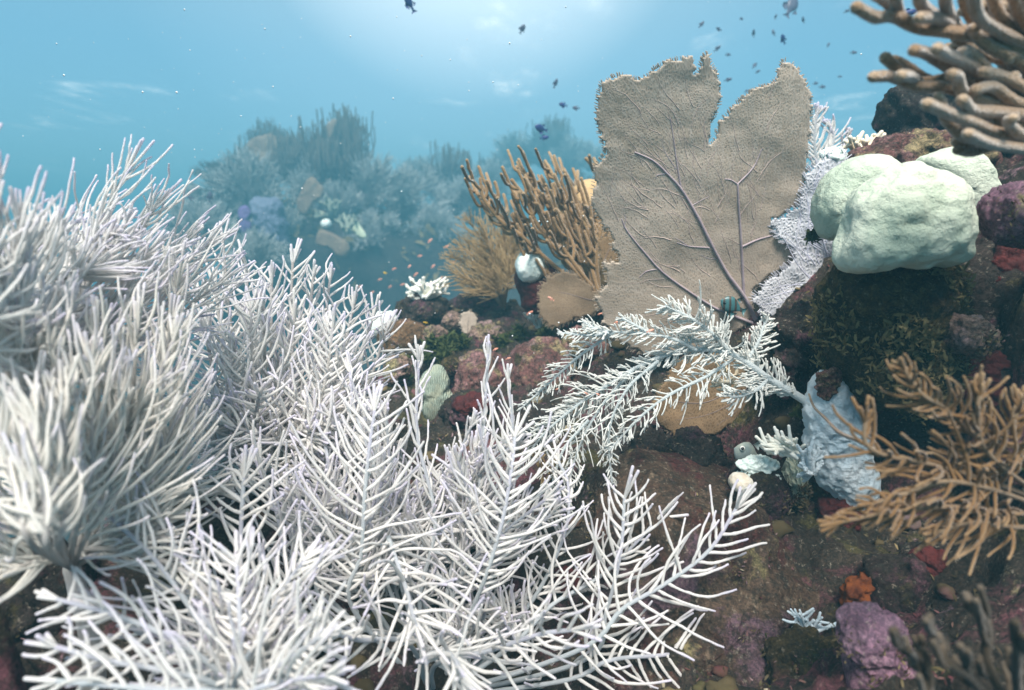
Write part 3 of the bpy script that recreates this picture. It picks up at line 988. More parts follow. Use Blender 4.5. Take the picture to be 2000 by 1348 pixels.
def antlers(name, label, cat, base, tips, r, mat, depth=0.03, group=None, forks=2, flare=0.5, single=True):
    """a clump of knobbly little branches (fire coral, twigs): base pixel, list of tip pixels, all near one distance"""
    mb = MB()
    base = (base[0], base[1], min(base[2], surface_y(base[0], base[1], base[2])) - (.014 if base[2] < 1.2 else 0))
    Y = base[2]
    for tx, ty in tips:
        a = at(base[0] + 0.25 * (tx - base[0]) * rng.uniform(0.3, 1), base[1], Y + rng.uniform(-depth, depth) * 0.4)
        b = at(tx, ty, Y + rng.uniform(-depth, depth))
        mid = 0.5 * (a + b) + rng.normal(0, 0.12, 3) * np.linalg.norm(b - a)
        S = catmull([a, mid, b], 10)
        tubes(mb, S[None], np.linspace(1.5, 0.9, 10)[None] * r, sides=7, wob=0.08)
        for k in range(forks):
            q = S[rng.integers(4, 9)]
            dd = unit(b - a) + rng.normal(0, 0.55, 3)
            ln = np.linalg.norm(b - a) * rng.uniform(0.2, 0.45)
            S2 = catmull([q, q + unit(dd) * ln * 0.5 + np.array([0, 0, ln * 0.08]), q + unit(dd) * ln + np.array([0, 0, ln * 0.25])], 7)
            tubes(mb, S2[None], np.linspace(1.1, 0.8, 7)[None] * r, sides=7, wob=0.08)
    o = mb.build(name, M[mat])
    return tag(o, label, cat, group)

# ------------------------------------------------------------------ rocks and crusts
RK = rock_thing
RK("boulder", "dark boulder carrying a crown of white fire coral at the reef edge", "rock", ell(825, 606, 52, 36), 2.35, 0.09, 'dark', seed=1, amp=0.12)
RK("boulder", "low dark boulder behind the pale little fan, below the golden plume", "rock", ell(925, 604, 58, 32), 2.5, 0.10, 'dark', seed=2, amp=0.12)
RK("boulder", "smooth brown boulder beside the white lump at the reef edge", "rock", ell(790, 664, 50, 38), 2.1, 0.09, 'brown_rock', seed=3, amp=0.07)
RK("boulder", "small pink crusted stone just left of the pale little fan", "rock", ell(882, 627, 19, 18), 2.25, 0.04, 'pink', seed=4, amp=0.14)
RK("boulder", "small pinkish yellow stone left of the green algae", "rock", ell(848, 656, 24, 21), 2.06, 0.04, 'pink', seed=5, amp=0.14)
RK("boulder", "knobbly pink stone between green algae and white twig", "rock", ell(950, 656, 31, 23), 2.0, 0.05, 'pink', seed=6, amp=0.2, fr=3.5)
RK("boulder", "largest maroon boulder, a broad dome in the middle of the reef", "rock", ell(1055, 738, 70, 76), 1.65, 0.12, 'maroon', seed=7, amp=0.06)
RK("boulder", "maroon boulder touching the left side of the broad maroon dome", "rock", ell(943, 738, 56, 52), 1.68, 0.10, 'maroon', seed=8, amp=0.10)
RK("boulder", "small olive stone above the pale striped lump", "rock", ell(880, 714, 19, 17), 1.72, 0.035, 'olive', seed=9, amp=0.14)
RK("boulder", "yellowish stone behind the tips of the white sea plumes", "rock", ell(777, 722, 26, 30), 1.72, 0.05, 'pink', seed=10, amp=0.12)
RK("boulder", "pink brown stone under the left tips of the drooping white plume", "rock", ell(1140, 676, 46, 36), 1.72, 0.07, 'maroon', seed=11, amp=0.12)
RK("boulder", "dark purple rock under the two maroon boulders", "rock", ell(925, 815, 62, 46), 1.45, 0.08, 'dark', seed=12, amp=0.14)
RK("boulder", "dark red rock below the broad maroon dome", "rock", ell(1040, 840, 70, 46), 1.38, 0.08, 'dark', seed=13, amp=0.14)
RK("boulder", "dark lump of rock at the foot of the small brown fan", "rock", ell(1150, 620, 52, 40), 1.9, 0.09, 'dark', seed=14, amp=0.15)
RK("boulder", "dark purple boulder below the lower brown fan", "rock", ell(1362, 905, 54, 58), 1.10, 0.07, 'dark', seed=15, amp=0.14, fr=3.0)
RK("boulder", "black brown rock between drooping plume and the purple boulder", "rock", ell(1270, 900, 60, 60), 1.2, 0.08, 'dark', seed=16, amp=0.16, fr=3.0)
RK("boulder", "broad brown and purple slab in front of the white sea plumes", "rock",
   [(1225, 1000), (1285, 962), (1390, 985), (1500, 1015), (1570, 1080), (1610, 1180), (1590, 1290), (1500, 1370), (1350, 1430), (1200, 1430), (1120, 1280), (1170, 1110)],
   0.88, 0.12, 'slab', seed=17, amp=0.10, fr=3.0, ex=.55, skew=0.80, nth=150, nph=90, fine=0.016, ffr=14)
RK("boulder", "rock with a white rim below the foureye fish", "rock", ell(1480, 960, 59, 58), 0.985, 0.05, 'dark', seed=18, amp=0.07)
mb, c = blob_mesh([(1424, 932), (1436, 908), (1455, 896), (1480, 891), (1505, 896), (1526, 909), (1538, 932), (1522, 925), (1500, 919), (1480, 917), (1458, 919), (1440, 925)], surface_y(1480, 915, .96) + .004, .014, amp=.10, fr=5, fine=.05, seed=18, nth=110)
tag(mb.build("coral_crust", M['dome_white']), "white rim of bleached crust along the top of a dark rock", "coral")
RK("boulder", "pale yellow green lump left of the white crusted post", "rock", ell(1552, 945, 18, 52), 1.0, 0.03, 'striped', seed=19, amp=0.10)
RK("boulder", "dark rock with orange and violet sponges under the pale sea fan", "rock",
   [(1490, 640), (1530, 618), (1600, 608), (1640, 640), (1650, 720), (1620, 790), (1560, 800), (1500, 760), (1480, 700)], 1.17, 0.08, 'dark', seed=20, amp=0.16, fr=3.5, fine=0.03, nth=110, nph=60)
RK("rock_pillar", "turf covered pillar of rock carrying the bleached domes", "rock",
   [(1634, 520), (1680, 505), (1760, 505), (1850, 515), (1862, 600), (1855, 700), (1830, 790), (1740, 810), (1650, 780), (1622, 700), (1618, 600)], 0.95, 0.09, 'olive', seed=21, amp=0.08, fr=3.0, fine=0.04, ffr=10, nth=130, nph=80)
RK("boulder", "dark rock wall behind the brown plume on the right", "rock", [(1830, 560), (1900, 480), (2010, 440), (2200, 450), (2250, 800), (2200, 1100), (2000, 1180), (1880, 1100), (1800, 950), (1790, 750)], 1.02, 0.12, 'dark', seed=22, amp=0.10, fr=3.0, fine=0.03, nth=130, nph=80)
RK("boulder", "purple crusted lump right of the bleached domes", "rock", ell(1998, 420, 58, 66), 0.82, 0.06, 'purple', seed=23, amp=0.08)
RK("boulder", "pale green and pink crusted stone right of the turf pillar", "rock", ell(1890, 655, 42, 38), 0.86, 0.04, 'pink', seed=24, amp=0.12)
RK("boulder", "rounded pinkish purple lump standing below the orange sponge", "rock", [(1660, 1200), (1690, 1183), (1725, 1190), (1755, 1230), (1780, 1290), (1800, 1380), (1700, 1390), (1660, 1300), (1643, 1240)], 0.63, 0.035, 'purple', seed=25, amp=0.10)
RK("rock_pillar", "dark column of rock behind the tan rod coral at the top", "rock", [(1745, 172), (1800, 160), (1880, 165), (1900, 260), (1880, 330), (1760, 320), (1736, 260)], 1.5, 0.08, 'dark', seed=26, amp=0.10, fr=3, fine=0.03)
RK("boulder", "reddish brown crusted ridge behind the bleached domes", "rock", ell(1800, 318, 130, 56), 1.32, 0.12, 'maroon', seed=27, amp=0.10, fr=3)
RK("boulder", "dark rock under the bottom fronds of the brown plume", "rock", ell(1850, 1180, 160, 110), 0.80, 0.06, 'dark', seed=28, amp=0.12, fr=3, fine=0.03)
RK("boulder", "black rock in the shaded lower corner under the white plumes", "rock", ell(20, 1230, 130, 150), 0.72, 0.12, 'dark', seed=29, amp=0.1)
RK("boulder", "brownish stone with a lilac tint near the bottom right lump", "rock", ell(1590, 1310, 80, 60), 0.74, 0.05, 'olive', seed=30, amp=0.14)

# bleached domes
def shrink(p, k):
    c = np.mean(p, 0)
    return [tuple(c + (np.array(q) - c) * k) for q in p]
RK("dome_coral", "left one of the three bleached domes, touching the pale sea fan", "coral", shrink([(1595, 397), (1607, 367), (1630, 330), (1660, 310), (1694, 300), (1724, 303), (1750, 320), (1745, 370), (1700, 440), (1640, 467), (1617, 470), (1600, 444)], .98), 1.06, 0.06, 'dome', seed=41, amp=0.06, fr=1.6, fine=0.012, ffr=6, ex=0.6)
RK("dome_coral", "front and largest of the three bleached domes, with a dented face", "coral", shrink([(1640, 437), (1653, 400), (1683, 360), (1717, 333), (1750, 318), (1784, 313), (1817, 318), (1844, 333), (1864, 360), (1877, 394), (1884, 437), (1890, 477), (1885, 510), (1870, 532), (1834, 530), (1784, 530), (1737, 524), (1710, 532), (1660, 534), (1645, 537), (1637, 517), (1634, 477)], .93), 0.86, 0.065, 'dome', seed=47, amp=0.11, fr=1.7, fine=0.014, ffr=7, ex=0.62, nth=120, nph=70)
RK("dome_coral", "right and rear one of the three bleached domes, greyer than its neighbours", "coral", [(1790, 310), (1827, 298), (1860, 288), (1884, 297), (1910, 320), (1930, 357), (1947, 373), (1944, 400), (1927, 427), (1904, 437), (1877, 430), (1850, 384), (1810, 337)], 1.07, 0.05, 'dome', seed=43, amp=0.06, fr=1.8, fine=0.012, ex=0.6)
t = thing("dome_coral", "white dome coral on a dark red base beside the brown rod coral", "coral", at(1045, 600, 1.85))
mb, c = blob_mesh(ell(1037, 519, 31, 34), 1.83, 0.05, amp=0.05, seed=44)
mb.build("living_cap", M['dome_white'], t)
mb, c = blob_mesh([(1010, 530), (1075, 515), (1085, 560), (1070, 610), (1035, 610), (1018, 575)], 1.87, 0.06, amp=0.1, seed=45)
mb.build("base", M['red'], t)
RK("lump_coral", "white rounded lump at the reef edge right of the white plumes", "coral", [(722, 625), (735, 608), (750, 612), (762, 607), (775, 618), (778, 636), (768, 650), (740, 660), (715, 655)], 2.15, 0.05, 'dome_white', seed=46, amp=0.06)
RK("lump_coral", "pale green striped lump behind the upright white plume tips", "coral", [(833, 725), (850, 712), (868, 720), (874, 760), (876, 810), (862, 832), (838, 828), (830, 780)], 1.58, 0.04, 'striped', seed=47, amp=0.06)
RK("lump_coral", "smaller pale lobe against the left side of the striped lump", "coral", ell(824, 763, 12, 22), 1.57, 0.025, 'striped', seed=48, amp=0.06)
RK("tan_coral", "tan rounded coral standing behind the brown rod coral", "coral", [(1070, 440), (1085, 412), (1112, 380), (1135, 356), (1160, 350), (1200, 370), (1212, 420), (1208, 500), (1180, 570), (1120, 540), (1090, 480)], 1.95, 0.07, 'tan_round', seed=49, amp=0.07, fr=1.8)
RK("shell", "cream shell resting on the rock with the white rim", "shell", ell(1447, 943, 23, 18), 0.925, 0.02, 'shell', seed=50, amp=0.06)

# sponges
RK("sponge", "bright orange sponge on the dark rock under the pale sea fan", "sponge", ell(1568, 640, 12, 10), 1.075, 0.018, 'orange_small', seed=51, amp=0.14)
RK("sponge", "small orange sponge lower down the dark rock beside the violet sponge", "sponge", ell(1538, 692, 14, 11), 1.075, 0.018, 'orange_small', seed=52, amp=0.14)
RK("sponge", "violet sponge right of the drooping white plume", "sponge", ell(1508, 672, 22, 30), 1.09, 0.025, 'violet', seed=53, amp=0.12)
RK("sponge", "big orange sponge above the pinkish purple lump", "sponge", ell(1704, 1166, 54, 44), 0.765, 0.03, 'orange', seed=54, amp=0.14, fine=0.03)
RK("sponge", "dark red sponge under the brown plume, right of the orange sponge", "sponge", ell(1820, 1105, 40, 30), 0.74, 0.03, 'red', seed=55, amp=0.14)
RK("sponge", "dark red sponge on the wall right of the turf pillar", "sponge", ell(1975, 545, 38, 80), 0.88, 0.04, 'red', seed=56, amp=0.14)
RK("sponge", "dark red crust behind the upper frond of the brown plume", "sponge", ell(1930, 740, 80, 50), 0.90, 0.04, 'red', seed=57, amp=0.14)
RK("sponge", "red sponge at the top under the tan rod coral", "sponge", ell(1990, 280, 40, 24), 0.92, 0.03, 'red', seed=58, amp=0.14)
RK("sponge", "dark red sponge under the maroon boulders", "sponge", ell(925, 790, 40, 18), 1.43, 0.08, 'red', seed=59, amp=0.14)
RK("sponge", "dark red sponge at the foot of the white crusted post", "sponge", ell(1640, 1010, 44, 38), 0.91, 0.03, 'red', seed=60, amp=0.14)
RK("sponge", "dark red sponge in the shaded lower corner under the white plumes", "sponge", ell(60, 1150, 40, 40), 0.60, 0.03, 'red', seed=61, amp=0.14)
RK("sponge", "small red sponge between the branchlets of the central white plume", "sponge", ell(1110, 1130, 30, 18), 0.90, 0.03, 'red', seed=62, amp=0.14)

# post with a white crust, a bald brown patch and a thin brown stalk
t = thing("coral_post", "white crusted post with a bald brown patch at its top", "coral", at(1650, 1000, 0.96))
mb, c = blob_mesh([(1578, 775), (1588, 740), (1605, 722), (1635, 720), (1652, 745), (1670, 790), (1688, 840), (1700, 900), (1715, 960), (1705, 990), (1660, 995), (1620, 960), (1590, 900), (1580, 840)], 0.96, 0.035, amp=0.05, fr=3, fine=0.05, ffr=9, seed=63, nth=120, nph=70)
mb.build("crust", M['crust'], t)
mb, c = blob_mesh([(1600, 728), (1640, 724), (1638, 750), (1628, 770), (1615, 780), (1600, 772), (1595, 748)], 0.934, 0.007, amp=0.16, fr=4, seed=64)
mb.build("bald_patch", M['maroon'], t)

# ------------------------------------------------------------------ sea fans
fan_poly = [(1158,361),(1164,320),(1180,296),(1172,271),(1164,226),(1170,169),(1183,157),(1207,145),(1244,153),(1268,145),(1276,133),(1313,116),(1346,112),(1357,124),(1361,149),(1371,112),(1384,104),(1391,124),(1399,141),(1407,182),(1403,214),(1387,251),(1387,276),(1394,276),(1403,243),(1436,202),(1472,173),(1509,161),(1521,128),(1532,116),(1554,129),(1575,161),(1585,194),(1585,243),(1578,296),(1576,353),(1566,394),(1534,418),(1509,435),(1517,463),(1548,492),(1538,512),(1509,537),(1472,569),(1470,612),(1452,640),(1400,668),(1340,690),(1250,690),(1190,650),(1170,610),(1162,582),(1183,553),(1179,512),(1207,508),(1195,484),(1191,463),(1174,439),(1158,402)]
sea_fan("sea_fan", "tall tan sea fan with a deep notch in its top edge", "sea fan", fan_poly, lambda x, y: 1.30 + 0.00025 * (x - 1370) + 0.0004 * (y - 400), (1478, 628),
        [([(1478,630),(1452,578),(1420,535),(1390,480),(1360,420),(1330,370),(1305,342),(1275,314),(1240,298)], 15, 5),
         ([(1330,372),(1320,310),(1314,265),(1308,230)], 6, 3),
         ([(1452,578),(1447,480),(1442,405),(1440,360)], 10, 7), ([(1440,360),(1470,328),(1488,290)], 6, 3), ([(1440,360),(1427,352),(1415,350)], 5, 3),
         ([(1448,482),(1480,468),(1508,460)], 7, 4),
         ([(1472,632),(1420,612),(1380,592),(1300,537),(1260,495),(1225,452),(1214,428)], 10, 4),
         ([(1385,484),(1345,481),(1322,474)], 5, 2.5), ([(1282,526),(1262,530),(1248,542)], 4, 2.5), ([(1350,402),(1372,390),(1384,384)], 3, 2), ([(1300,340),(1284,342),(1280,350)], 4, 2),
         ([(1345,482),(1328,470),(1316,464)], 3, 1.5), ([(1218,445),(1222,425),(1216,415)], 3, 1.5), ([(1320,330),(1300,300),(1290,270)], 3, 1.5), ([(1405,505),(1385,505),(1368,498)], 3, 1.5)],
        'fan', 'vein', fine=120)
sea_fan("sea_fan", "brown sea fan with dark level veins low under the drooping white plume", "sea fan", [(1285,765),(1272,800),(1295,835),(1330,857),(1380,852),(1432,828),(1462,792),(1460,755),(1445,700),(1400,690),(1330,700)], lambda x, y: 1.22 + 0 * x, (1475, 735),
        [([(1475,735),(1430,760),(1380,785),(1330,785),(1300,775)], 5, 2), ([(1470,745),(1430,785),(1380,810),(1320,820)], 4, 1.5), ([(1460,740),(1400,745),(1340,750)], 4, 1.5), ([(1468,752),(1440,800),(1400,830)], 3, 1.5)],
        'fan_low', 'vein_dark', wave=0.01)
sea_fan("sea_fan", "pale lavender sea fan between the tall tan fan and the bleached domes", "sea fan", [(1470,588),(1478,570),(1510,540),(1540,515),(1550,490),(1525,470),(1510,450),(1508,430),(1540,418),(1560,395),(1572,350),(1585,325),(1620,305),(1650,300),(1660,340),(1650,400),(1640,450),(1645,500),(1640,560),(1628,600),(1590,617),(1540,620),(1500,616)], lambda x, y: 1.36 + 0.0002 * (y - 500), (1640, 590),
        [([(1640,590),(1600,560),(1560,520),(1530,465)], 5, 2), ([(1635,560),(1610,480),(1590,400),(1600,330)], 5, 2), ([(1600,560),(1540,570),(1490,585)], 4, 1.5), ([(1585,545),(1570,590),(1530,605)], 3, 1.5), ([(1612,490),(1580,470),(1560,440)], 3, 1.5)],
        'fan_white', 'vein_white', wave=0.01, fringe=(9, 2.4), fine=50)
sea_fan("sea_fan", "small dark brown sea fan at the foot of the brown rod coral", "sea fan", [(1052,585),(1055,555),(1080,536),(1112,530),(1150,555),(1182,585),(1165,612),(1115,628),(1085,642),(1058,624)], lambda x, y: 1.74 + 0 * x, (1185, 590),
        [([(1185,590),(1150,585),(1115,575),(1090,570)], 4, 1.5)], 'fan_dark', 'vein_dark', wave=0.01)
sea_fan("sea_fan", "tiny pale fan standing among the stones at the reef edge", "sea fan", [(897,632),(900,615),(914,607),(928,614),(933,630),(926,645),(912,652),(903,646)], lambda x, y: 2.0 + 0 * x, (914, 655),
        [([(914,655),(914,635),(915,620)], 3, 1)], 'fan', 'vein_dark', step=2.2, wave=0.005, rag=3, fringe=(4, 2), nfringe=4)
sea_fan("sea_fan", "rust brown fan peeping out between the rod coral and the tall tan fan", "sea fan", [(1170,470),(1190,458),(1206,470),(1210,495),(1200,515),(1175,512)], lambda x, y: 1.6 + 0 * x, (1175, 520), [([(1175,520),(1188,490),(1195,475)], 3, 1)], 'fan_low', 'vein_dark', step=2.5, wave=0.005)

# ------------------------------------------------------------------ white sea plumes of the foreground
def colony(name, label, base, specs, mat, rib, n=16, L=0.09, r=0.0024, group="bleached sea plumes of the foreground", spread=18, **kw):
    b = at(*base)
    t = thing(name, label, "soft coral", b, group)
    for s in specs:
        pts, opt = s if isinstance(s, tuple) else (s, {})
        k = dict(n=n, L=L, r=r, spread=spread, roll=float(rng.normal(0, 18)))
        k.update(kw)
        k.update(opt)
        full = [base] + pts
        frond(t, full, k.pop('n'), k.pop('L'), k.pop('r'), mat, rib, first=1, **k)
    gz = float(ground_z([b[:2]])[0]) - .01
    hx, hy = base[0], base[1] + 8
    if b[2] - gz > .03:
        # stout stem from the reef up to where the fronds part
        f = np.array([b[0] - .02, b[1] + .02, gz])
        mb = MB()
        tubes(mb, catmull([f, f * .5 + b * .5 + np.array([.02, -.01, 0]), b], 20)[None], np.linspace(.013, .0085, 20)[None], sides=12, wob=.05)
        mb.build("trunk", M[rib], t)
        m_ = gz / f[1]
        v_ = (m_ * CP + SP) / (CP - m_ * SP)
        hx, hy = 1000 + F_PX * f[0] / f[1] * (CP + v_ * SP), 674 - F_PX * v_
    mb, c = blob_mesh(ell(hx, hy, 34, 18), base[2], 0.03, amp=0.15, seed=int(base[0]) + 3)
    mb.build("holdfast", M['cream_rib'], t)
    return t

def fill(n, foot, tip, Yr, bend=0.15, opt=None, dz=0.0):
    """n more fronds whose foot and tip lie in the given pixel boxes"""
    out = []
    for _ in range(n):
        Y0 = rng.uniform(*Yr)
        f = (rng.uniform(foot[0], foot[1]), rng.uniform(foot[2], foot[3]))
        k = (rng.uniform(tip[0], tip[1]), rng.uniform(tip[2], tip[3]))
        mid = (0.5 * (f[0] + k[0]) + rng.normal(0, bend) * (k[1] - f[1]), 0.5 * (f[1] + k[1]) + rng.normal(0, bend * 0.3) * (k[1] - f[1]))
        out.append(([(f[0], f[1], Y0), (mid[0], mid[1], Y0 + rng.normal(0, 0.02)), (k[0], k[1], Y0 + rng.normal(dz, 0.04))], dict(opt or {}, roll=float(rng.normal(0, 35)))))
    return out

# central colony: the feathers in the middle of the picture
D = [([(690,1190,.74),(706,1080,.74),(712,970,.75),(722,870,.77),(732,800,.79)], dict(n=20, L=.130)),
     ([(935,1160,.76),(965,1075,.76),(985,1000,.77),(1000,910,.79),(1006,850,.82)], dict(n=19, L=.135)),
     ([(1140,1290,.78),(1185,1190,.79),(1212,1080,.80),(1220,970,.82)], dict(n=17, L=0.117)),
     ([(1130,1270,.74),(1215,1190,.75),(1300,1140,.76),(1385,1075,.78),(1440,990,.80)], dict(n=18, L=0.104)),
     ([(760,1060,.78),(790,1140,.70),(805,1195,.63),(812,1225,.59)], dict(n=13, L=0.130, spread=75)),
     ([(470,1330,.66),(472,1200,.66),(470,1060,.67),(476,930,.70)], dict(n=19, L=0.111)),
     ([(590,1240,.76),(560,1110,.76),(540,1000,.78),(500,900,.80)], dict(n=18, L=0.130)),
     ([(1100,1330,.76),(1190,1290,.75),(1290,1280,.76),(1350,1272,.78)], dict(n=13, L=0.111)),
     ([(1000,1260,.80),(1080,1180,.81),(1180,1120,.84),(1290,1010,.88)], dict(n=16, L=0.104)),
     ([(820,1180,.84),(850,1020,.86),(815,850,.90),(818,700,.92)], dict(n=14, L=.085, a0=42, a1=8)),
     ([(880,1120,.86),(930,980,.88),(945,830,.92),(953,690,.94)], dict(n=13, L=.08, a0=40, a1=6)),
     ([(900,1100,.88),(980,960,.92),(1000,850,.95),(992,740,.97)], dict(n=13, L=.07, a0=40, a1=6)),
     ([(760,1000,.90),(720,880,.92),(690,790,.95),(684,725,.98)], dict(n=15, L=.085, a0=50, a1=12)),
     ([(640,1200,.82),(620,1040,.84),(640,900,.87),(610,800,.92)], dict(n=17, L=0.11)),
     ([(1020,1200,.84),(1100,1050,.86),(1110,950,.90),(1090,900,.92)], dict(n=16, L=0.085)),
     ([(800,1260,.68),(700,1250,.62),(640,1230,.58),(600,1215,.55)], dict(n=12, L=0.104, spread=40)),
     ([(850,1300,.70),(960,1270,.66),(1050,1240,.64),(1120,1230,.62)], dict(n=12, L=0.098, spread=40)),
     ([(820,1300,.68),(860,1270,.62),(890,1290,.56),(900,1330,.52)], dict(n=11, L=0.104, spread=60))]
D += fill(10, (620, 1000, 1040, 1180), (640, 1010, 780, 900), (.88, 1.0), opt=dict(L=.075, n=17, a0=48, a1=10))
D += fill(28, (600, 1050, 1080, 1220), (560, 1100, 920, 1030), (.84, .98), opt=dict(L=.095, n=17, a0=58, a1=18))
D += fill(18, (700, 1150, 1240, 1360), (620, 1250, 1150, 1290), (.80, .92), opt=dict(L=0.104, n=13, spread=35))
colony("sea_plume", "large white sea plume filling the centre front, feathered fronds spreading like fans", (850, 1365, .82), D, 'white', 'white_rib', n=17, L=0.130)

# colony behind it, bottlebrush fronds
C = []
for tx, ty, Y in [(390,500,1.2),(435,470,1.25),(480,512,1.18),(530,545,1.12),(572,512,1.15),(612,540,1.15),(645,545,1.2),(690,600,1.2),(730,615,1.2),(757,640,1.18),(420,560,1.1),(515,600,1.05),(575,620,1.04),(640,640,1.06),(700,690,1.05),(660,720,1.0),(400,640,1.02),(450,700,.98)]:
    fx, fy = 545 + 0.25 * (tx - 560), 860 + 0.2 * (ty - 560)
    mx, my = 0.45 * fx + 0.55 * tx + 0.10 * (tx - 560) , 0.5 * (fy + ty) + 20
    C.append(([(fx, fy, Y - 0.03), (mx, my, Y - 0.02), (tx, ty, Y)], dict(spread=50)))
C += [([(520,880,.98),(500,760,.98),(492,680,.99),(490,600,1.02)], dict(spread=16, n=19, L=0.127)), ([(600,900,.96),(625,790,.96),(640,720,.98),(650,640,1.0)], dict(spread=16, n=19, L=0.115))]
C += fill(19, (420, 680, 880, 960), (380, 700, 760, 860), (.92, 1.08), opt=dict(L=0.103, n=15, spread=40))
colony("sea_plume", "bushy white sea plume of bottlebrush fronds behind the central one", (560, 985, 1.05), C, 'white', 'cream_rib', n=17, L=0.115, r=.0026)

# upper left colony, swept to the right
A = []
for tx, ty, Y in [(245,305,.80),(300,375,.84),(360,440,.88),(400,445,.92),(425,520,.92),(340,545,.84),(280,470,.76),(180,360,.74),(110,360,.66),(70,370,.62),(40,335,.56),(-30,250,.55),(-10,350,.55),(150,430,.70),(220,440,.74),(320,500,.82),(260,540,.74),(200,560,.68),(120,500,.62),(50,460,.56),(20,540,.55)]:
    ty += 105 if tx < 220 else 35
    Y *= 1.0
    fx, fy = -60 + 0.18 * (tx - 100), 660 + 0.25 * (ty - 450)
    mx, my = 0.45 * fx + 0.55 * tx + 20, 0.36 * fy + 0.64 * ty + 75
    A.append(([(fx, fy, Y - 0.10), (mx, my, Y - 0.03), (tx, ty, Y)], dict(spread=38, L=.145 * Y / .85)))
A += fill(6, (-80, 40, 560, 660), (0, 300, 430, 580), (.70, .95), opt=dict(L=.11, spread=40))
colony("sea_plume", "white sea plume swept sideways at the left edge, its tips against open water", (-110, 800, .74), A, 'white', 'cream_rib', n=17, L=0.15, r=.0018, a0=46, a1=2)

# middle left colony
B = []
for tx, ty, Y in [(345,560,.78),(330,660,.74),(350,760,.70),(355,860,.72),(270,640,.66),(190,650,.62),(100,670,.56),(30,690,.52),(-20,770,.48),(300,820,.62),(230,760,.58),(120,780,.50),(60,820,.46),(270,920,.66),(180,720,.56)]:
    fx, fy = 130 + 0.40 * (tx - 150), 1060 + 0.10 * (ty - 750)
    mx, my = 0.42 * fx + 0.58 * tx + 15, 0.4 * fy + 0.6 * ty + 65
    B.append(([(fx, fy, Y - 0.06), (mx, my, Y - 0.03), (tx, ty, Y)], dict(spread=40, L=.13 * Y / .66)))
B += [([(110,1085,.54),(40,1010,.52),(-40,960,.50)], dict(n=14, L=.08)), ([(100,1090,.54),(50,1090,.52),(-30,1060,.50)], dict(n=12, L=.07)), ([(170,1080,.58),(240,1050,.58),(330,1010,.60)], dict(n=14, L=.08)), ([(150,1075,.56),(270,1080,.56),(380,1130,.54),(470,1230,.52)], dict(n=9, L=0.075)), ([(120,1080,.54),(60,1100,.52),(0,1120,.50)], dict(n=8, L=0.075)),
      ([(160,1070,.6),(260,1010,.64),(350,970,.68),(430,960,.72)], dict(n=12, L=0.090))]
B += fill(5, (90, 200, 960, 1060), (0, 380, 640, 900), (.56, .78), opt=dict(L=.10, spread=40))
colony("sea_plume", "creamy white sea plume at the left, fronds rising from a bare forking foot", (140, 1110, .60), B, 'cream', 'cream_rib', n=14, L=0.14, r=.0019, a0=50, a1=4)

# lowest colony, nearest to the camera
E = [([(470,1340,.50),(470,1250,.50),(466,1160,.52),(462,1090,.54)], dict(n=15, L=0.088)),
     ([(440,1330,.48),(340,1250,.48),(220,1200,.48),(110,1170,.49)], dict(n=10, L=0.068)),
     ([(430,1345,.46),(320,1310,.45),(210,1290,.45),(105,1262,.45)], dict(n=9, L=0.068)),
     ([(440,1360,.44),(320,1348,.43),(200,1338,.43),(110,1330,.43)], dict(n=9, L=0.068)),
     ([(470,1350,.46),(560,1290,.46),(630,1240,.47)], dict(n=11, L=0.074)),
     ([(480,1360,.44),(560,1330,.44),(640,1318,.44)], dict(n=9, L=0.068)),
     ([(460,1330,.52),(380,1200,.53),(300,1090,.55),(215,1010,.57)], dict(n=15, L=0.081)),
     ([(450,1320,.54),(400,1180,.56),(350,1080,.58),(290,990,.60)], dict(n=15, L=0.088)),
     ([(480,1330,.52),(520,1220,.54),(560,1140,.56),(600,1090,.58)], dict(n=14, L=0.088))]
E += fill(8, (420, 540, 1330, 1390), (180, 620, 1150, 1320), (.48, .56), opt=dict(L=0.081, n=12, spread=50))
colony("sea_plume", "white sea plume nearest the bottom edge, star shaped fronds pointing outward", (470, 1440, .52), E, 'white', 'white_rib', n=13, L=0.081, r=.0020)

# ------------------------------------------------------------------ drooping bleached plume
t = thing("drooping_plume", "drooping bluish white sea plume arching leftward from the white post", "soft coral", at(1580, 788, .97))
def dfrond(pts, n, L, r, first=0, twig=0.75, **kw):
    V = np.array([at(*p) for p in pts])
    S, _ = resample(catmull(V, 60), 48)
    kw = dict(dict(spread=26, jitter=.4), **kw)
    P, R = pinnate(S, int(n * .95), L * .88, r * .62, start=0.04, npts=8, prof=lambda q: 0.45 + 0.55 * np.sin(np.clip(q * 1.1 + 0.15, 0, 1) * math.pi) , **kw)
    mb = MB()
    tubes(mb, P, R, sides=6, wob=0.06)
    # short side twigs on every branchlet
    B = len(P)
    for j in (2, 3, 5):
        sel = rng.random(B) < twig
        p0 = P[sel, j]
        d = unit(P[sel, j + 1] - P[sel, j])
        d2 = unit(d + 0.9 * unit(np.cross(d, rng.normal(size=d.shape))) )
        ln = L * rng.uniform(0.16, 0.34, (len(p0), 1, 1))
        s = np.linspace(0, 1, 5)[None, :, None]
        dd = d2[:, None] * (1 - 0.4 * s) + d[:, None] * 0.4 * s
        tubes(mb, p0[:, None] + dd * s * ln, np.full((len(p0), 5), r * 0.56), sides=5, wob=0.06)
    f = mb.build("frond", M['droop'], t)
    mb = MB()
    w0, w1 = kw.get('w', (0, 0)) if 'w' in kw else (2.1, 1.1)
    tubes(mb, S[None], (np.linspace(w0, w1, len(S)) * r * .70)[None], sides=8, wob=0.05)
    mb.build("midrib", M['droop_rib'], f)
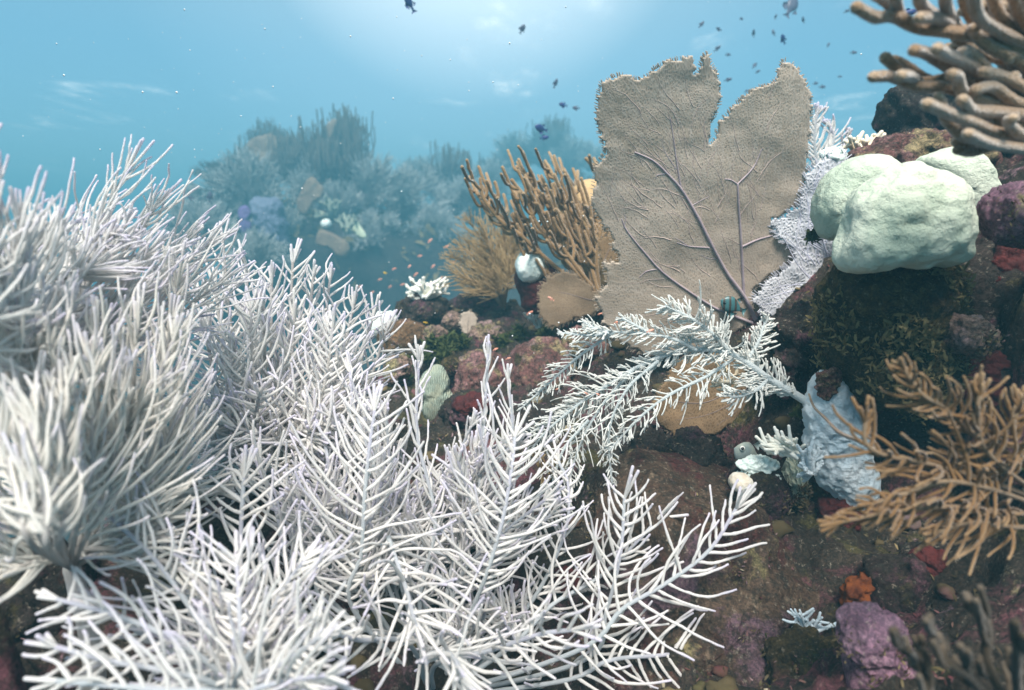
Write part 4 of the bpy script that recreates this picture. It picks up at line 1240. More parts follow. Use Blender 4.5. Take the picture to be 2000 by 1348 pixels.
V = np.array([at(*p) for p in [(1585,790,.965),(1560,775,.97),(1500,738,.98),(1430,692,.98),(1370,682,.98),(1310,690,.985),(1250,715,.99),(1190,750,1.0),(1110,800,1.02),(1030,850,1.04)]])
S, _ = resample(catmull(V, 90), 60)
mb = MB()
tubes(mb, S[None], np.concatenate([np.linspace(.0070, .0046, 20), np.linspace(.0046, .0022, 40)])[None], sides=12, wob=0.04)
mb.build("main_stem", M['droop_rib'], t)
for pts, n, L, r, kw in [
    ([(1560,775,.97),(1500,738,.98),(1430,692,.98)], 30, .042, .0026, dict(face=np.array([0, -1, .1]))),
    ([(1430,692,.98),(1370,682,.98),(1310,690,.985),(1250,715,.99)], 30, .046, .0026, {}),
    ([(1428,690,.98),(1395,655,.97),(1350,622,.96),(1300,598,.96)], 30, .050, .0027, {}),
    ([(1250,715,.99),(1190,750,1.0),(1110,800,1.02),(1030,850,1.04)], 34, .045, .0022, dict(sag=.25)),
    ([(1360,684,.975),(1320,664,.97),(1270,652,.97),(1200,648,.98),(1150,638,.99)], 26, .028, .0022, {}),
    ([(1200,648,.98),(1165,672,1.0),(1120,705,1.02),(1060,760,1.04),(1015,800,1.05)], 30, .036, .0020, dict(sag=.2)),
    ([(1190,650,.98),(1150,655,.99),(1095,650,1.0)], 14, .022, .0020, {}),
    ([(1270,652,.97),(1240,635,.97),(1215,622,.97)], 12, .026, .0022, {}),
    ([(1180,648,.985),(1160,640,.99),(1138,628,1.0)], 10, .018, .0020, {}),
    ([(1440,695,.985),(1380,735,.97),(1310,770,.96),(1250,815,.96),(1190,880,.97)], 30, .046, .0023, dict(sag=.3)),
    ([(1285,705,.98),(1225,760,.97),(1190,840,.97),(1195,945,.98)], 26, .040, .0021, dict(sag=.35)),
    ([(1240,718,.985),(1170,800,.98),(1125,890,.98),(1105,985,.985)], 30, .044, .0020, dict(sag=.4)),
    ([(1200,745,.99),(1130,790,1.0),(1060,850,1.01),(1010,920,1.02)], 28, .042, .0020, dict(sag=.4)),
    ([(1150,820,.98),(1100,880,.97),(1075,960,.97),(1060,1010,.97)], 20, .038, .0019, dict(sag=.4)),
    ([(1455,710,.985),(1480,670,.99),(1490,640,1.0),(1500,622,1.0)], 16, .034, .0026, {}),
    ([(1500,738,.98),(1480,760,.97),(1440,775,.96),(1415,770,.96)], 16, .038, .0026, {})]:
    dfrond(pts, n, L, r, **kw)
mb, c = blob_mesh(ell(1586, 792, 16, 14), .962, .016, amp=.08, seed=71)
mb.build("holdfast", M['droop_rib'], t)

# ------------------------------------------------------------------ rod corals
def rod_paths(mb, trunks, Y, r, up=(-0.25, -1.0), m=7, ln=(55, 95), sub=0.5, depth=0.05, seed=1):
    g = np.random.default_rng(seed)
    P_, R_ = [], []
    upv = np.array(up) / np.linalg.norm(up)
    for tr in trunks:
        tr = np.array(tr, float)
        yv = Y + g.normal(0, depth)
        c = catmull(np.hstack([tr, np.zeros((len(tr), 1))]), 24)[:, :2]
        yy = np.linspace(Y, yv, 24) + 0.01 * np.sin(np.linspace(0, 5, 24) + g.uniform(0, 6))
        P_.append(np.array([at(a, b, d) for (a, b), d in zip(c, yy)]))
        R_.append(np.linspace(1.25, 1.0, 24) * r)
        side = 1.0
        for k in range(m):
            f = 0.22 + 0.74 * (k + g.uniform(0.1, 0.9)) / m
            i = min(int(f * 23), 22)
            tg = c[i + 1] - c[i]
            tg /= np.linalg.norm(tg) + 1e-9
            side = -side
            L = g.uniform(*ln) * (1.05 - 0.35 * f)
            nrm_ = np.array([-tg[1], tg[0]]) * side
            d0 = tg * 0.55 + nrm_ * 0.75
            q = [c[i]]
            n_ = 12
            for s in range(n_ - 1):
                w = min(1.0, s / 4.0)
                d = d0 * (1 - w) + (0.75 * upv + 0.25 * tg) * w
                d /= np.linalg.norm(d) + 1e-9
                d = d + g.normal(0, 0.10, 2)
                q.append(q[-1] + d * L / (n_ - 1))
            q = np.array(q)
            yb = yy[i] + np.linspace(0, g.normal(0, depth), n_)
            P_.append(resample(np.array([at(a, b, e) for (a, b), e in zip(q, yb)]), 24)[0])
            R_.append(np.linspace(1.0, 0.92, 24) * r * g.uniform(0.85, 1.0))
            if g.random() < sub:
                j = g.integers(3, 6)
                d0 = (q[j + 1] - q[j])
                d0 = d0 / (np.linalg.norm(d0) + 1e-9)
                w_ = np.array([-d0[1], d0[0]]) * (1 if g.random() < .5 else -1)
                L2 = L * g.uniform(0.4, 0.6)
                e = np.array([q[j], q[j] + (d0 * .5 + w_ * .8) * L2 * .28, q[j] + w_ * L2 * .30 + upv * L2 * .55, q[j] + w_ * L2 * .32 + upv * L2])
                e = catmull(np.hstack([e, np.zeros((4, 1))]), 24)[:, :2]
                P_.append(np.array([at(a, b, yb[j] + h) for (a, b), h in zip(e, np.linspace(0, g.normal(0, depth), 24))]))
                R_.append(np.full(24, r * 0.9))
    tubes(mb, np.array(P_), np.array(R_), sides=9, wob=0.05)

t = thing("rod_coral", "brown branching rod coral leaning left beside the tall tan fan", "soft coral", at(1168, 585, 1.8))
mb = MB()
rod_paths(mb, [[(1166,580),(1091,526),(1047,487),(1011,455),(984,437),(958,407),(943,383),(938,350)],
               [(1164,575),(1106,510),(1065,462),(1045,430),(1028,390),(1000,352)],
               [(1150,565),(1118,487),(1100,428),(1070,392),(1035,357),(1011,318)],
               [(1160,565),(1136,460),(1115,413),(1091,363),(1065,315)],
               [(1171,570),(1165,500),(1174,443),(1165,400)],
               [(1165,572),(1125,520),(1095,475),(1080,435),(1070,415)],
               [(1168,570),(1150,500),(1140,450),(1130,400)],
               [(1160,575),(1080,540),(1045,505),(1020,470),(1000,420)]], 1.8, .0052, up=(-.38, -1), m=13, ln=(50, 105), seed=4)
mb.build("branches", M['rod'], t)
mb, c = blob_mesh(ell(1168, 588, 18, 14), 1.8, .03, amp=.1, seed=72)
mb.build("holdfast", M['rod'], t)
mb = MB()
rod_paths(mb, [[(1165,420),(1140,380),(1118,360),(1100,330)], [(1180,400),(1175,350),(1160,310)], [(1150,420),(1130,370),(1128,335)], [(1190,400),(1170,340),(1145,310)]], 2.1, .0062, up=(-.1, -1), m=1, ln=(30, 50), sub=0, seed=8)
tag(mb.build("rod_coral", M['rod']), "thin brown rods rising behind the tan rounded coral", "soft coral")

# near rod coral in the upper right corner
t = thing("rod_coral", "thick tan rod coral hanging in from the upper right corner", "soft coral", at(2120, 170, .62))
mb = MB()
g = np.random.default_rng(17)
def px_tube(mb, pts, Y0, Y1, r0, r1=None, n=26, sides=10):
    c = catmull(np.hstack([np.array(pts, float), np.zeros((len(pts), 1))]), n)[:, :2]
    P = np.array([at(a, b, y) for (a, b), y in zip(c, np.linspace(Y0, Y1, n))])
    tubes(mb, P[None], np.linspace(r0, r1 or r0, n)[None], sides=sides, wob=0.03)
near = [[(2060,110),(1960,85),(1880,66),(1800,55),(1745,32),(1710,34),(1672,14)], [(1745,32),(1738,10),(1715,-8),(1690,-20)], [(1760,38),(1752,18),(1748,-10)], [(1880,66),(1850,45),(1830,35),(1795,35)], [(1870,55),(1850,20),(1845,-10)], [(1830,35),(1800,10),(1795,-10)],
        [(2040,180),(1930,190),(1850,172),(1790,168),(1740,150),(1705,150)], [(1960,180),(1880,150),(1800,160),(1760,140),(1728,112)], [(1900,165),(1850,130),(1810,105),(1785,98)], [(1930,150),(1880,120),(1850,108),(1830,95)], [(1850,172),(1800,150),(1770,130),(1745,118)], [(1950,170),(1920,130),(1890,100),(1870,112)], [(1800,168),(1780,150),(1760,148)],
        [(2050,260),(1960,262),(1900,240),(1850,220),(1810,203)], [(1960,262),(1920,272),(1880,265),(1850,235),(1832,190)], [(1990,240),(1970,262),(1955,240),(1948,215),(1960,190)], [(2040,250),(2000,265),(1970,240),(1978,232)], [(1990,210),(1920,200),(1880,180),(1870,150),(1858,145)], [(2030,230),(1960,220),(1900,215),(1880,195)],
        [(2050,160),(1990,120),(1930,90),(1900,60),(1905,55)], [(2060,140),(2000,80),(1960,40),(1940,0),(1930,-30)], [(2060,120),(2010,60),(1985,10),(1975,-30)], [(2040,150),(1980,100),(1920,60),(1890,20),(1880,-20)], [(2080,190),(2020,180),(1960,150),(1920,140)], [(2060,90),(2020,30),(2000,-30)], [(2030,100),(1950,60),(1910,30),(1900,-20)], [(2060,300),(1990,290),(1930,280),(1890,262)], [(2050,215),(1985,200),(1940,170),(1905,175)]]
for k, p in enumerate(near):
    yv = .50 + g.uniform(0, .10) if k >= 6 else .52
    px_tube(mb, p, .60, yv, .0056 * g.uniform(.85, 1.1), .0047)
for k in range(60):
    a = (g.uniform(1950, 2060), g.uniform(-20, 270))
    an = math.radians(g.uniform(130, 260))
    L = g.uniform(70, 150)
    b = (a[0] + L * math.cos(an), a[1] - L * math.sin(an) * 0.5 - 15)
    c_ = (0.5 * (a[0] + b[0]) + g.normal(0, 14), 0.5 * (a[1] + b[1]) + 16)
    px_tube(mb, [a, c_, b], .62 + g.uniform(0, .06), .58 + g.uniform(0, .1), .0054, .0047)
# the limbs run together into the foot on the reef wall, just outside the picture
foot = np.array([.98, .76, float(ground_z([[.98, .76]])[0]) - .02])
for k, p in enumerate([q[0] for q in near] + [(2060, y_) for y_ in (0, 40, 80, 130, 200, 250)] + [(2000, y_) for y_ in (20, 60, 110, 150, 190, 230)]):
    a_ = at(p[0], p[1], .60 + .04 * (k % 2))
    if p[0] < 2000:
        continue
    tubes(mb, catmull([a_, a_ * .62 + foot * .38 + np.array([0, 0, .035]), a_ * .25 + foot * .75 + np.array([0, 0, .02]), foot], 20)[None], np.linspace(.0050, .0085, 20)[None], sides=9, wob=.03)
mb.build("branches", M['near_rod'], t)

mb = MB()
rod_paths(mb, [[(1960,1420),(1900,1330),(1850,1290),(1832,1240)], [(1990,1420),(1930,1300),(1925,1220),(1890,1170)], [(2000,1420),(1985,1320),(1990,1240)], [(1900,1420),(1820,1360),(1790,1290),(1775,1270)]], .42, .0030, up=(-.2, -1), m=5, ln=(50, 90), seed=9, depth=.02)
tag(mb.build("rod_coral", M['dusk_rod']), "drab shaded rod coral in the lower right corner", "soft coral")

# ------------------------------------------------------------------ brown plumes
t = thing("sea_plume", "sandy brown sea plume at the right edge, partly out of focus", "soft coral", at(2060, 980, .62))
for pts, o in [([(2060,980,.62),(1990,900,.56),(1900,850,.54),(1850,800,.53),(1800,770,.52),(1765,720,.52)], dict(n=16, L=.032, first=2)),
               ([(2060,990,.62),(1960,950,.56),(1830,910,.53),(1730,890,.52),(1690,865,.52),(1690,820,.52)], dict(n=20, L=.042, first=1)),
               ([(2060,980,.62),(1980,930,.55),(1920,870,.53),(1910,800,.52),(1915,770,.52)], dict(n=15, L=.040, first=1)),
               ([(2060,1010,.62),(1960,1000,.55),(1850,990,.52),(1740,1000,.50),(1640,1020,.50)], dict(n=21, L=.040, first=1, sag=.8)),
               ([(2060,1000,.62),(1950,960,.54),(1850,940,.52),(1780,960,.51),(1700,985,.5)], dict(n=18, L=.036, first=1, sag=.6)),
               ([(2060,980,.62),(2000,900,.55),(1980,850,.54),(1990,790,.54)], dict(n=13, L=.038, first=1)),
               ([(2060,1020,.62),(1990,1030,.55),(1900,1020,.53),(1830,1040,.52)], dict(n=15, L=.042, first=1, sag=.7))]:
    k = dict(roll=float(rng.normal(0, 25)), spread=34, jitter=.28, a0=76, a1=14)
    k.update(o)
    frond(t, pts, k.pop('n'), k.pop('L') * 1.3, .0018, 'plume_brown', 'plume_rib', **k)
foot = np.array([.80, .72, float(ground_z([[.80, .72]])[0]) - .02])
mb = MB()
for y_ in (970, 990, 1010, 1020):
    a_ = at(2050, y_, .62)
    tubes(mb, catmull([a_, a_ * .5 + foot * .5 + np.array([0, 0, .02]), foot], 16)[None], np.linspace(.0032, .0048, 16)[None], sides=8, wob=.04)
mb.build("foot_stems", M['plume_rib'], t)
mb = MB()
px_tube(mb, [(1725,885),(1680,862),(1640,845),(1610,815),(1590,795),(1580,770)], .52, .90, .0024, .0016)
mb.build("stalk", M['plume_brown'], t)

t = thing("sea_plume", "golden feathery sea plume behind the white dome at the reef edge", "soft coral", at(985, 600, 2.3))
for tx, ty in [(885,500),(890,535),(900,480),(915,430),(940,440),(960,425),(985,430),(1000,450),(920,480),(950,475),(980,470),(1010,480),(910,550),(945,520),(985,510),(940,560),(1000,520),(1020,440),(970,540)]:
    Y = 2.3 + rng.normal(0, .06)
    frond(t, [(985,605,2.3), (985 + 0.3 * (tx - 985), 590 + 0.3 * (ty - 590), Y), (985 + 0.65 * (tx - 985), 590 + 0.75 * (ty - 590), Y), (tx, ty, Y)], 24, .12, .0017, 'gold', 'plume_rib', first=1, sides=4, spread=40, npts=6, a0=60, a1=30, roll=float(rng.uniform(-60, 60)))

# ------------------------------------------------------------------ small branching corals
antlers("fire_coral", "cauliflower crown of white fire coral on the dark boulder at the reef edge", "coral", (830, 582, 2.33),
        [(x, y) for x, y in [(795,560),(800,570),(805,553),(812,560),(820,548),(828,552),(835,560),(842,555),(850,550),(855,556),(862,550),(866,560),(868,570),(845,565),(815,568),(858,566)]],   .0056, 'fire', depth=.05, forks=3)
antlers("fire_coral", "cream fire coral branch reaching left from the white crusted post", "coral", (1575, 895, .945),
        [(1488,868),(1495,878),(1505,860),(1515,852),(1520,870),(1530,856),(1540,862),(1548,870),(1500,885),(1525,890),(1545,885),(1556,872)], .0030, 'fire', depth=.02, forks=4)
antlers("fire_coral", "pale fire coral knobs in front of the white crusted post", "coral", (1585, 925, .925),
        [(1560,890),(1570,882),(1580,880),(1592,882),(1600,890),(1565,905),(1560,930),(1570,940),(1605,905),(1575,915)], .0030, 'crust', depth=.015, forks=3)
antlers("fire_coral", "cream pink twigs beneath the arch of the drooping white plume", "coral", (1430, 745, 1.05),
        [(1385,730),(1395,740),(1400,722),(1412,720),(1425,725),(1440,725),(1390,755),(1405,762),(1418,765),(1430,765)], .0026, 'warm_fire', depth=.015, forks=3)
antlers("twig_coral", "small bluish white twig coral on the brown slab", "coral", (1578, 1236, .79), [(1540,1215),(1552,1205),(1548,1228),(1562,1192),(1575,1205),(1590,1212),(1605,1216),(1626,1222),(1615,1228)], .0020, 'twig', depth=.006, forks=3)
antlers("twig_coral", "white twig coral near the foot of the small brown fan", "coral", (1055, 640, 1.95), [(1024,612),(1030,618),(1040,612),(1050,616),(1060,618),(1036,622)], .0042, 'fire', depth=.02, forks=2)
antlers("stub_coral", "row of beige stubs on the ridge behind the left bleached dome", "coral", (1692, 292, 1.42), [(1652,276),(1660,268),(1668,272),(1676,268),(1684,274),(1692,266),(1700,272),(1708,264),(1716,270),(1724,264),(1732,272)], .0048, 'warm_fire', depth=.03, forks=1)
antlers("lump_crust", "white crust knobs on the ridge left of the beige stubs", "coral", (1622, 312, 1.33), [(1608,300),(1618,296),(1628,294),(1638,296),(1644,300),(1626,302)], .010, 'dome_white', depth=.02, forks=1)
t = thing("sea_plume", "white comb shaped sea plume on the ridge right of the tall tan fan", "soft coral", at(1600, 335, 1.6))
for pts, n, L in [([(1600,335,1.6),(1592,300,1.6),(1590,260,1.6),(1596,222,1.6)], 12, .07), ([(1604,335,1.6),(1620,300,1.62),(1628,268,1.63),(1620,245,1.63)], 10, .06), ([(1606,335,1.6),(1640,310,1.64),(1648,285,1.64),(1655,262,1.64)], 8, .05)]:
    frond(t, pts, n, L, .0034, 'white', 'white_rib', first=0, spread=15, a0=55, a1=8)

# ------------------------------------------------------------------ algae clumps and turf
def leaves(mb, C, size, n_face=None, g=None):
    """small bent leaf blades at points C (n,3)"""
    g = g or rng
    n = len(C)
    d = unit(g.normal(0, 1, (n, 3)) + np.array([0, -0.2, 0.9]))
    s = unit(np.cross(d, g.normal(size=(n, 3))))
    nn = np.cross(d, s)
    L = size * g.uniform(0.6, 1.4, (n, 1))
    w = L * g.uniform(0.28, 0.5, (n, 1))
    v = np.stack([C - s * w * .3, C + s * w * .3, C + d * L * .5 + s * w * .5 + nn * L * .12, C + d * L * .5 - s * w * .5 + nn * L * .12, C + d * L - s * w * .15 + nn * L * .4, C + d * L + s * w * .15 + nn * L * .4], 1)
    b = np.arange(n)[:, None] * 6
    q = np.concatenate([b + np.array([0, 1, 2, 3]), b + np.array([3, 2, 5, 4])])
    mb.add(v.reshape(-1, 3), [q], np.repeat(g.random(n), 6))

def algae(cx, cy, rx, ry, Y, label, n=420, size=.016):
    g = np.random.default_rng(int(cx * 7 + cy))
    u = unit(g.normal(size=(n, 3))) * (g.random((n, 1)) ** .45)
    nb = g.integers(5, 8)
    cen = unit(g.normal(size=(nb, 3))) * .62
    rad = g.uniform(.3, .6, nb)
    k = g.integers(0, nb, n)
    p = cen[k] + u * rad[k][:, None]
    c = at(cx, cy, Y)
    C = c + p * np.array([px2m(rx, Y), px2m(rx, Y) * .7, px2m(ry, Y)])
    mb = MB()
    leaves(mb, C, size, g=g)
    tag(mb.build("green_algae", M['algae'], smooth=False), label, "seaweed", "green algae clumps among the stones")
algae(855, 682, 36, 28, 1.85, "widest dark green algae clump, in front of the small pinkish yellow stone", 600)
algae(893, 662, 24, 26, 1.92, "dark green algae clump directly below the tiny pale fan", 420)
algae(820, 700, 24, 20, 1.8, "dark green algae clump beside the yellowish stone", 300)
algae(978, 668, 16, 20, 1.9, "narrow green algae clump right of the knobbly pink stone", 240)
algae(1016, 652, 16, 15, 1.95, "green algae clump below the white twig coral", 220)
algae(1080, 655, 30, 16, 1.86, "green algae clump above the broad maroon dome", 300)
algae(795, 740, 14, 10, 1.72, "green algae clump just left of the pale striped lump", 160, .012)
algae(1000, 770, 12, 18, 1.55, "yellow green algae clump between the two large maroon boulders", 160, .012)
algae(1568, 808, 16, 14, 1.0, "bright green algae tuft beside the foot of the drooping plume", 160, .010)
algae(1592, 465, 14, 10, 1.1, "black green seaweed hanging beside the left bleached dome", 120, .012)

def turf(name, pts, nrm_, size, mat, per=1):
    mb = MB()
    leaves(mb, pts, size)
    tag(mb.build(name, M[mat], smooth=False), kind="stuff")
def sample_mesh(o, n, up=-0.2, xlim=None):
    me = o.data
    nv = len(me.vertices)
    co = np.empty(nv * 3, np.float32)
    me.vertices.foreach_get('co', co)
    no = np.empty(nv * 3, np.float32)
    me.vertices.foreach_get('normal', no)
    co, no = co.reshape(-1, 3).astype(float), no.reshape(-1, 3)
    ok = no[:, 2] > up
    if xlim is not None:
        ok &= xlim(co)
    i = np.where(ok)[0]
    w = 0.5 + 0.5 * np.sign(fbm(co[i] * 14.0, 2, 5) - 0.0)
    i = i[w > 0]
    if len(i) == 0:
        return np.zeros((0, 3))
    return co[rng.choice(i, n)] + rng.normal(0, .004, (n, 3))
ter = bpy.data.objects["reef_terrain"]
vis = lambda c: (c[:, 1] > 0.5) & (c[:, 1] < 2.9) & (np.abs(c[:, 0]) < 1.25 * c[:, 1])
pts = [sample_mesh(ter, 22000, -1, vis)]
for o in list(bpy.data.objects):
    if o.type == 'MESH' and o.name.split('.')[0] == "boulder" and not o.data.materials[0].name.startswith(("maroon", "purple", "brown_slab", "pink")):
        pts.append(sample_mesh(o, 420, -.1))
turf("turf_algae", np.concatenate(pts), None, .0075, 'turf_mix')
pts = []
for o in list(bpy.data.objects):
    if o.type == 'MESH' and o.name.split('.')[0] == "boulder":
        d_ = np.array([v.co[:] for v in o.data.vertices])
        big = o.data.materials[0].name.startswith("brown_slab")
        if d_[:, 1].mean() < 2.6:
            pts.append(sample_mesh(o, 9000 if big else 700, -.3))
turf("crust_fuzz", np.concatenate(pts), None, .0048, 'turf_mix')
pil = [o for o in bpy.data.objects if o.name.startswith("rock_pillar")]
turf("turf_tufts", np.concatenate([sample_mesh(pil[0], 5200, -2)]), None, .010, 'turf')

# broken stones and shells lying between the boulders
def rubble(n):
    g = np.random.default_rng(23)
    q = sample_mesh(ter, n, .2, lambda c: (c[:, 1] > .6) & (c[:, 1] < 2.7) & (np.abs(c[:, 0] - .15) < .85 * c[:, 1]))
    nt_, np_ = 12, 8
    th = np.linspace(0, 2 * math.pi, nt_, endpoint=False)
    ph = np.linspace(-math.pi / 2, math.pi / 2, np_)
    B = np.stack([np.cos(ph)[:, None] * np.cos(th)[None], np.cos(ph)[:, None] * np.sin(th)[None], np.repeat(np.sin(ph)[:, None], nt_, 1)], -1).reshape(-1, 3)
    idx = np.arange(nt_ * np_).reshape(np_, nt_)
    F = np.stack([idx[:-1], np.roll(idx[:-1], -1, 1), np.roll(idx[1:], -1, 1), idx[1:]], -1).reshape(-1, 4)
    mb = MB()
    for k in range(n):
        s = g.uniform(.004, .020) * (1.4 if g.random() < .12 else 1)
        V = B * (1 + .35 * fbm(B * 1.3 + k * 3.1, 3, 7))[:, None] * np.array([1, 1, .7]) * s * g.uniform(.7, 1.3, 3)
        mb.add(V + q[k], [F], np.full(len(V), g.random()))
    tag(mb.build("rubble", M['turf_mix']), kind="stuff")
rubble(650)
antlers("twig_coral", "thin tan twigs in the dark gap left of the drooping plume's lower sprays", "coral", (1060, 945, 1.15), [(1040,890),(1055,880),(1070,885),(1085,892),(1095,905),(1048,905),(1078,905)], .0016, 'gold', depth=.02, forks=2)

# ------------------------------------------------------------------ the second reef in the haze
def bush_mesh(nf, L, hgt, r, seed, droop=0.0, spread=1.0, n=22):
    g = np.random.default_rng(seed)
    mb = MB()
    for k in range(nf):
        az = g.uniform(0, 2 * math.pi)
        tilt = g.uniform(0.1, 1.15) * spread
        d = np.array([math.cos(az) * math.sin(tilt), math.sin(az) * math.sin(tilt), math.cos(tilt)])
        h = hgt * g.uniform(.75, 1.1)
        S = catmull([np.zeros(3), d * h * .5 + np.array([0, 0, .06 * h]), d * h + np.array([0, 0, (-.1 - droop) * h])], 24)
        P, R = pinnate(S, n, L, r, start=.15, spread=60, npts=5, a0=60, a1=25, roll=g.uniform(0, 180), face=unit(g.normal(size=3)))
        tubes(mb, P, R, sides=4, tip=False)
        tubes(mb, S[None], np.full((1, 24), r * 1.8), sides=5)
    return mb
def brush_mesh(nt_, hgt, r, seed, lean=(0, 0), width=.30):
    """dense upright rods"""
    g = np.random.default_rng(seed)
    mb = MB()
    P_ = []
    for k in range(nt_):
        f = g.random()
        a = np.array([g.normal(0, .04), g.normal(0, .04), hgt * (0.0 if f < .3 else g.uniform(0, .45))])
        x = g.normal(0, width * .5) * hgt
        y = g.normal(0, width * .35) * hgt
        lobe = g.integers(0, 3)
        x = x * .45 + (lobe - 1) * width * hgt * .8
        top = np.array([x * 1.25 + lean[0] * hgt + g.normal(0, .05) * hgt, y, hgt * (.62 + .16 * ((lobe * 7 + seed) % 3)) * g.uniform(.7, 1.08)])
        a = a + np.array([x * a[2] / hgt, y * a[2] / hgt, 0])
        P_.append(catmull([a, a * .4 + top * .6 + np.array([x * .35, y * .3, -.08 * hgt]), top], 14))
    tubes(mb, np.array(P_), np.full((nt_, 14), r), sides=5, wob=.08)
    return mb
protos = {}
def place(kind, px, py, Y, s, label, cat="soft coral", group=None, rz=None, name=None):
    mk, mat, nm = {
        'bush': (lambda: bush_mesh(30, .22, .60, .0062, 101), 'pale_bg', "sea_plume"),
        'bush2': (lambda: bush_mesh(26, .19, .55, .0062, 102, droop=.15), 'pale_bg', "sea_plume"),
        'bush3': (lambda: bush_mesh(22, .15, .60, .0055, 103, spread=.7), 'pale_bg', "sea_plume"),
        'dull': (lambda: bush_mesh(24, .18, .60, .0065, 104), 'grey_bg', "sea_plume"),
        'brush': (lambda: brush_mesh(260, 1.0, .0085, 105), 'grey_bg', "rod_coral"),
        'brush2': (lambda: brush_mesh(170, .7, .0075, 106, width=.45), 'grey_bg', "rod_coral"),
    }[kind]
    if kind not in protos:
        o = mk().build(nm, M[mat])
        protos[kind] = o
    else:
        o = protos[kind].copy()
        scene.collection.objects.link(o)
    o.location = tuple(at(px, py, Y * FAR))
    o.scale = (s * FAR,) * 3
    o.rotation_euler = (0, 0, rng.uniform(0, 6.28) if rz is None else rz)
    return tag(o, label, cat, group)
G1 = "pale sea plumes of the hazy second reef"
G2 = "dark rod corals of the hazy second reef"
place('bush', 495, 425, 6.3, 1.05, "broad pale plume on the far reef, directly above the blue barrel sponge", group=G1)
place('bush', 600, 410, 6.5, .85, "pale plume on the far reef below the tan lobed fan", group=G1)
place('bush2', 400, 500, 5.6, 1.0, "pale plume at the left end of the far reef, above the nearest white tips", group=G1)
place('bush3', 385, 470, 5.9, .9, "upright pale plume on the far reef's left shoulder beside a dark fish", group=G1)
place('bush2', 500, 540, 5.2, .78, "drooping pale plume low on the far reef under the blue sponge", group=G1)
place('bush3', 560, 470, 5.9, .55, "small pale plume right beside the blue sponge on the far reef", group=G1)
place('bush', 720, 420, 6.6, 1.0, "pale plume on the far reef right of the tall dark brush of rods", group=G1)
place('bush', 790, 440, 7.0, 1.05, "faint pale plume in the middle of the far reef's right half", group=G1)
place('bush2', 730, 490, 6.2, .8, "pale plume on the far reef's slope above the dark hollow", group=G1)
place('bush3', 860, 410, 8.0, 1.0, "misty pale plume toward the far reef's right end", group=G1)
place('bush', 900, 440, 7.4, .9, "misty pale plume left of the brown rod coral", group=G1)
place('bush2', 850, 480, 6.6, .85, "pale plume above the dark hollow, left of the golden plume", group=G1)
place('bush', 350, 540, 5.5, .7, "low pale plume partly behind the white sea plume's tips", group=G1)
place('bush2', 450, 470, 6.1, .8, "pale plume behind the blue sponge's left side", group=G1)
place('bush3', 660, 440, 6.2, .75, "pale plume between the tall dark rods and white fire coral", group=G1)
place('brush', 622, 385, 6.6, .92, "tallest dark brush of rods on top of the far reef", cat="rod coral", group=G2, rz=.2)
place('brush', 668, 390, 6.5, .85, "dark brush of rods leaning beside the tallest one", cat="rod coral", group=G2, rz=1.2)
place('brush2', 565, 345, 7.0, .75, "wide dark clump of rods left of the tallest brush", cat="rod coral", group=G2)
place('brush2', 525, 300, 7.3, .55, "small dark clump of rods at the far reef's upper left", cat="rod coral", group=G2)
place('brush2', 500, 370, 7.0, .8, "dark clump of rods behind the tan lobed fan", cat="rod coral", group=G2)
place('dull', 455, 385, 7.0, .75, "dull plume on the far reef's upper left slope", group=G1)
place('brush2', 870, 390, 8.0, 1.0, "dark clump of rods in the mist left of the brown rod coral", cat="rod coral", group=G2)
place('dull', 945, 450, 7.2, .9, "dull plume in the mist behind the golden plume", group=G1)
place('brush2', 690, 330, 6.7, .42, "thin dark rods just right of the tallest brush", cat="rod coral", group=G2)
G3 = "faint corals of the most distant reef"
for k, (kd, px, py, Y, s, lab) in enumerate([('bush', 1010, 335, 11.5, 1.1, "faintest plume of the most distant reef, left end"), ('dull', 1060, 330, 11, 1.15, "dim plume of the most distant reef under the pair of dark fish"),
        ('bush', 1110, 340, 11, 1.0, "faint plume of the most distant reef beside the thin brown rods"), ('bush2', 1150, 335, 11, 1.0, "faint plume of the most distant reef touching the tall tan fan"), ('brush2', 1085, 320, 11.5, 1.2, "dim rods of the most distant reef"), ('dull', 985, 370, 10, 1.0, "dim plume of the most distant reef above the brown rod tips"), ('bush', 960, 400, 9, 1.0, "dim plume in the gap left of the brown rod coral"), ('dull', 1100, 400, 9, 1.0, "dim plume behind the tan rounded coral"), ('bush2', 820, 360, 9.5, .8, "faint plume on the skyline of the far reef")]):
    place(kd, px, py, Y, s, lab, group=G3)

def FRK(name, label, cat, outline, Y, thick, mat, **kw):
    return RK(name, label, cat, outline, Y * FAR, thick * FAR, mat, **kw)
FRK("barrel_sponge", "blue grey barrel sponge leaning on the far reef", "sponge", [(490, 392), (520, 386), (545, 388), (550, 420), (556, 460), (568, 478), (520, 486), (508, 450), (498, 420)], 5.5, .16, 'blue_sponge', seed=81, amp=.08, fr=4, fine=.04, ffr=12)
FRK("tube_sponge", "thin dark purple tube sponge left of the blue barrel sponge", "sponge", [(473, 402), (481, 400), (484, 430), (484, 458), (475, 460), (472, 430)], 5.5, .04, 'violet', seed=82, amp=.08)
def flat_fan(poly, Y, label, mat='tan_far', name="sea_fan", thick=.02, seed=1, tilt=0.0):
    P = smooth_poly(poly, 6)
    mb, c = blob_mesh([tuple(p) for p in P], Y * FAR, thick * FAR, amp=.05, fr=2.5, fine=.03, ffr=9, seed=seed, ex=.35, nth=110, nph=24, skew=tilt)
    return tag(mb.build(name, M[mat]), label, "sea fan" if name == "sea_fan" else "coral")
flat_fan([(478, 300), (490, 275), (520, 262), (540, 268), (550, 290), (540, 320), (520, 335), (495, 330)], 6.6, "tan lobed fan at the upper left of the far reef", seed=83)
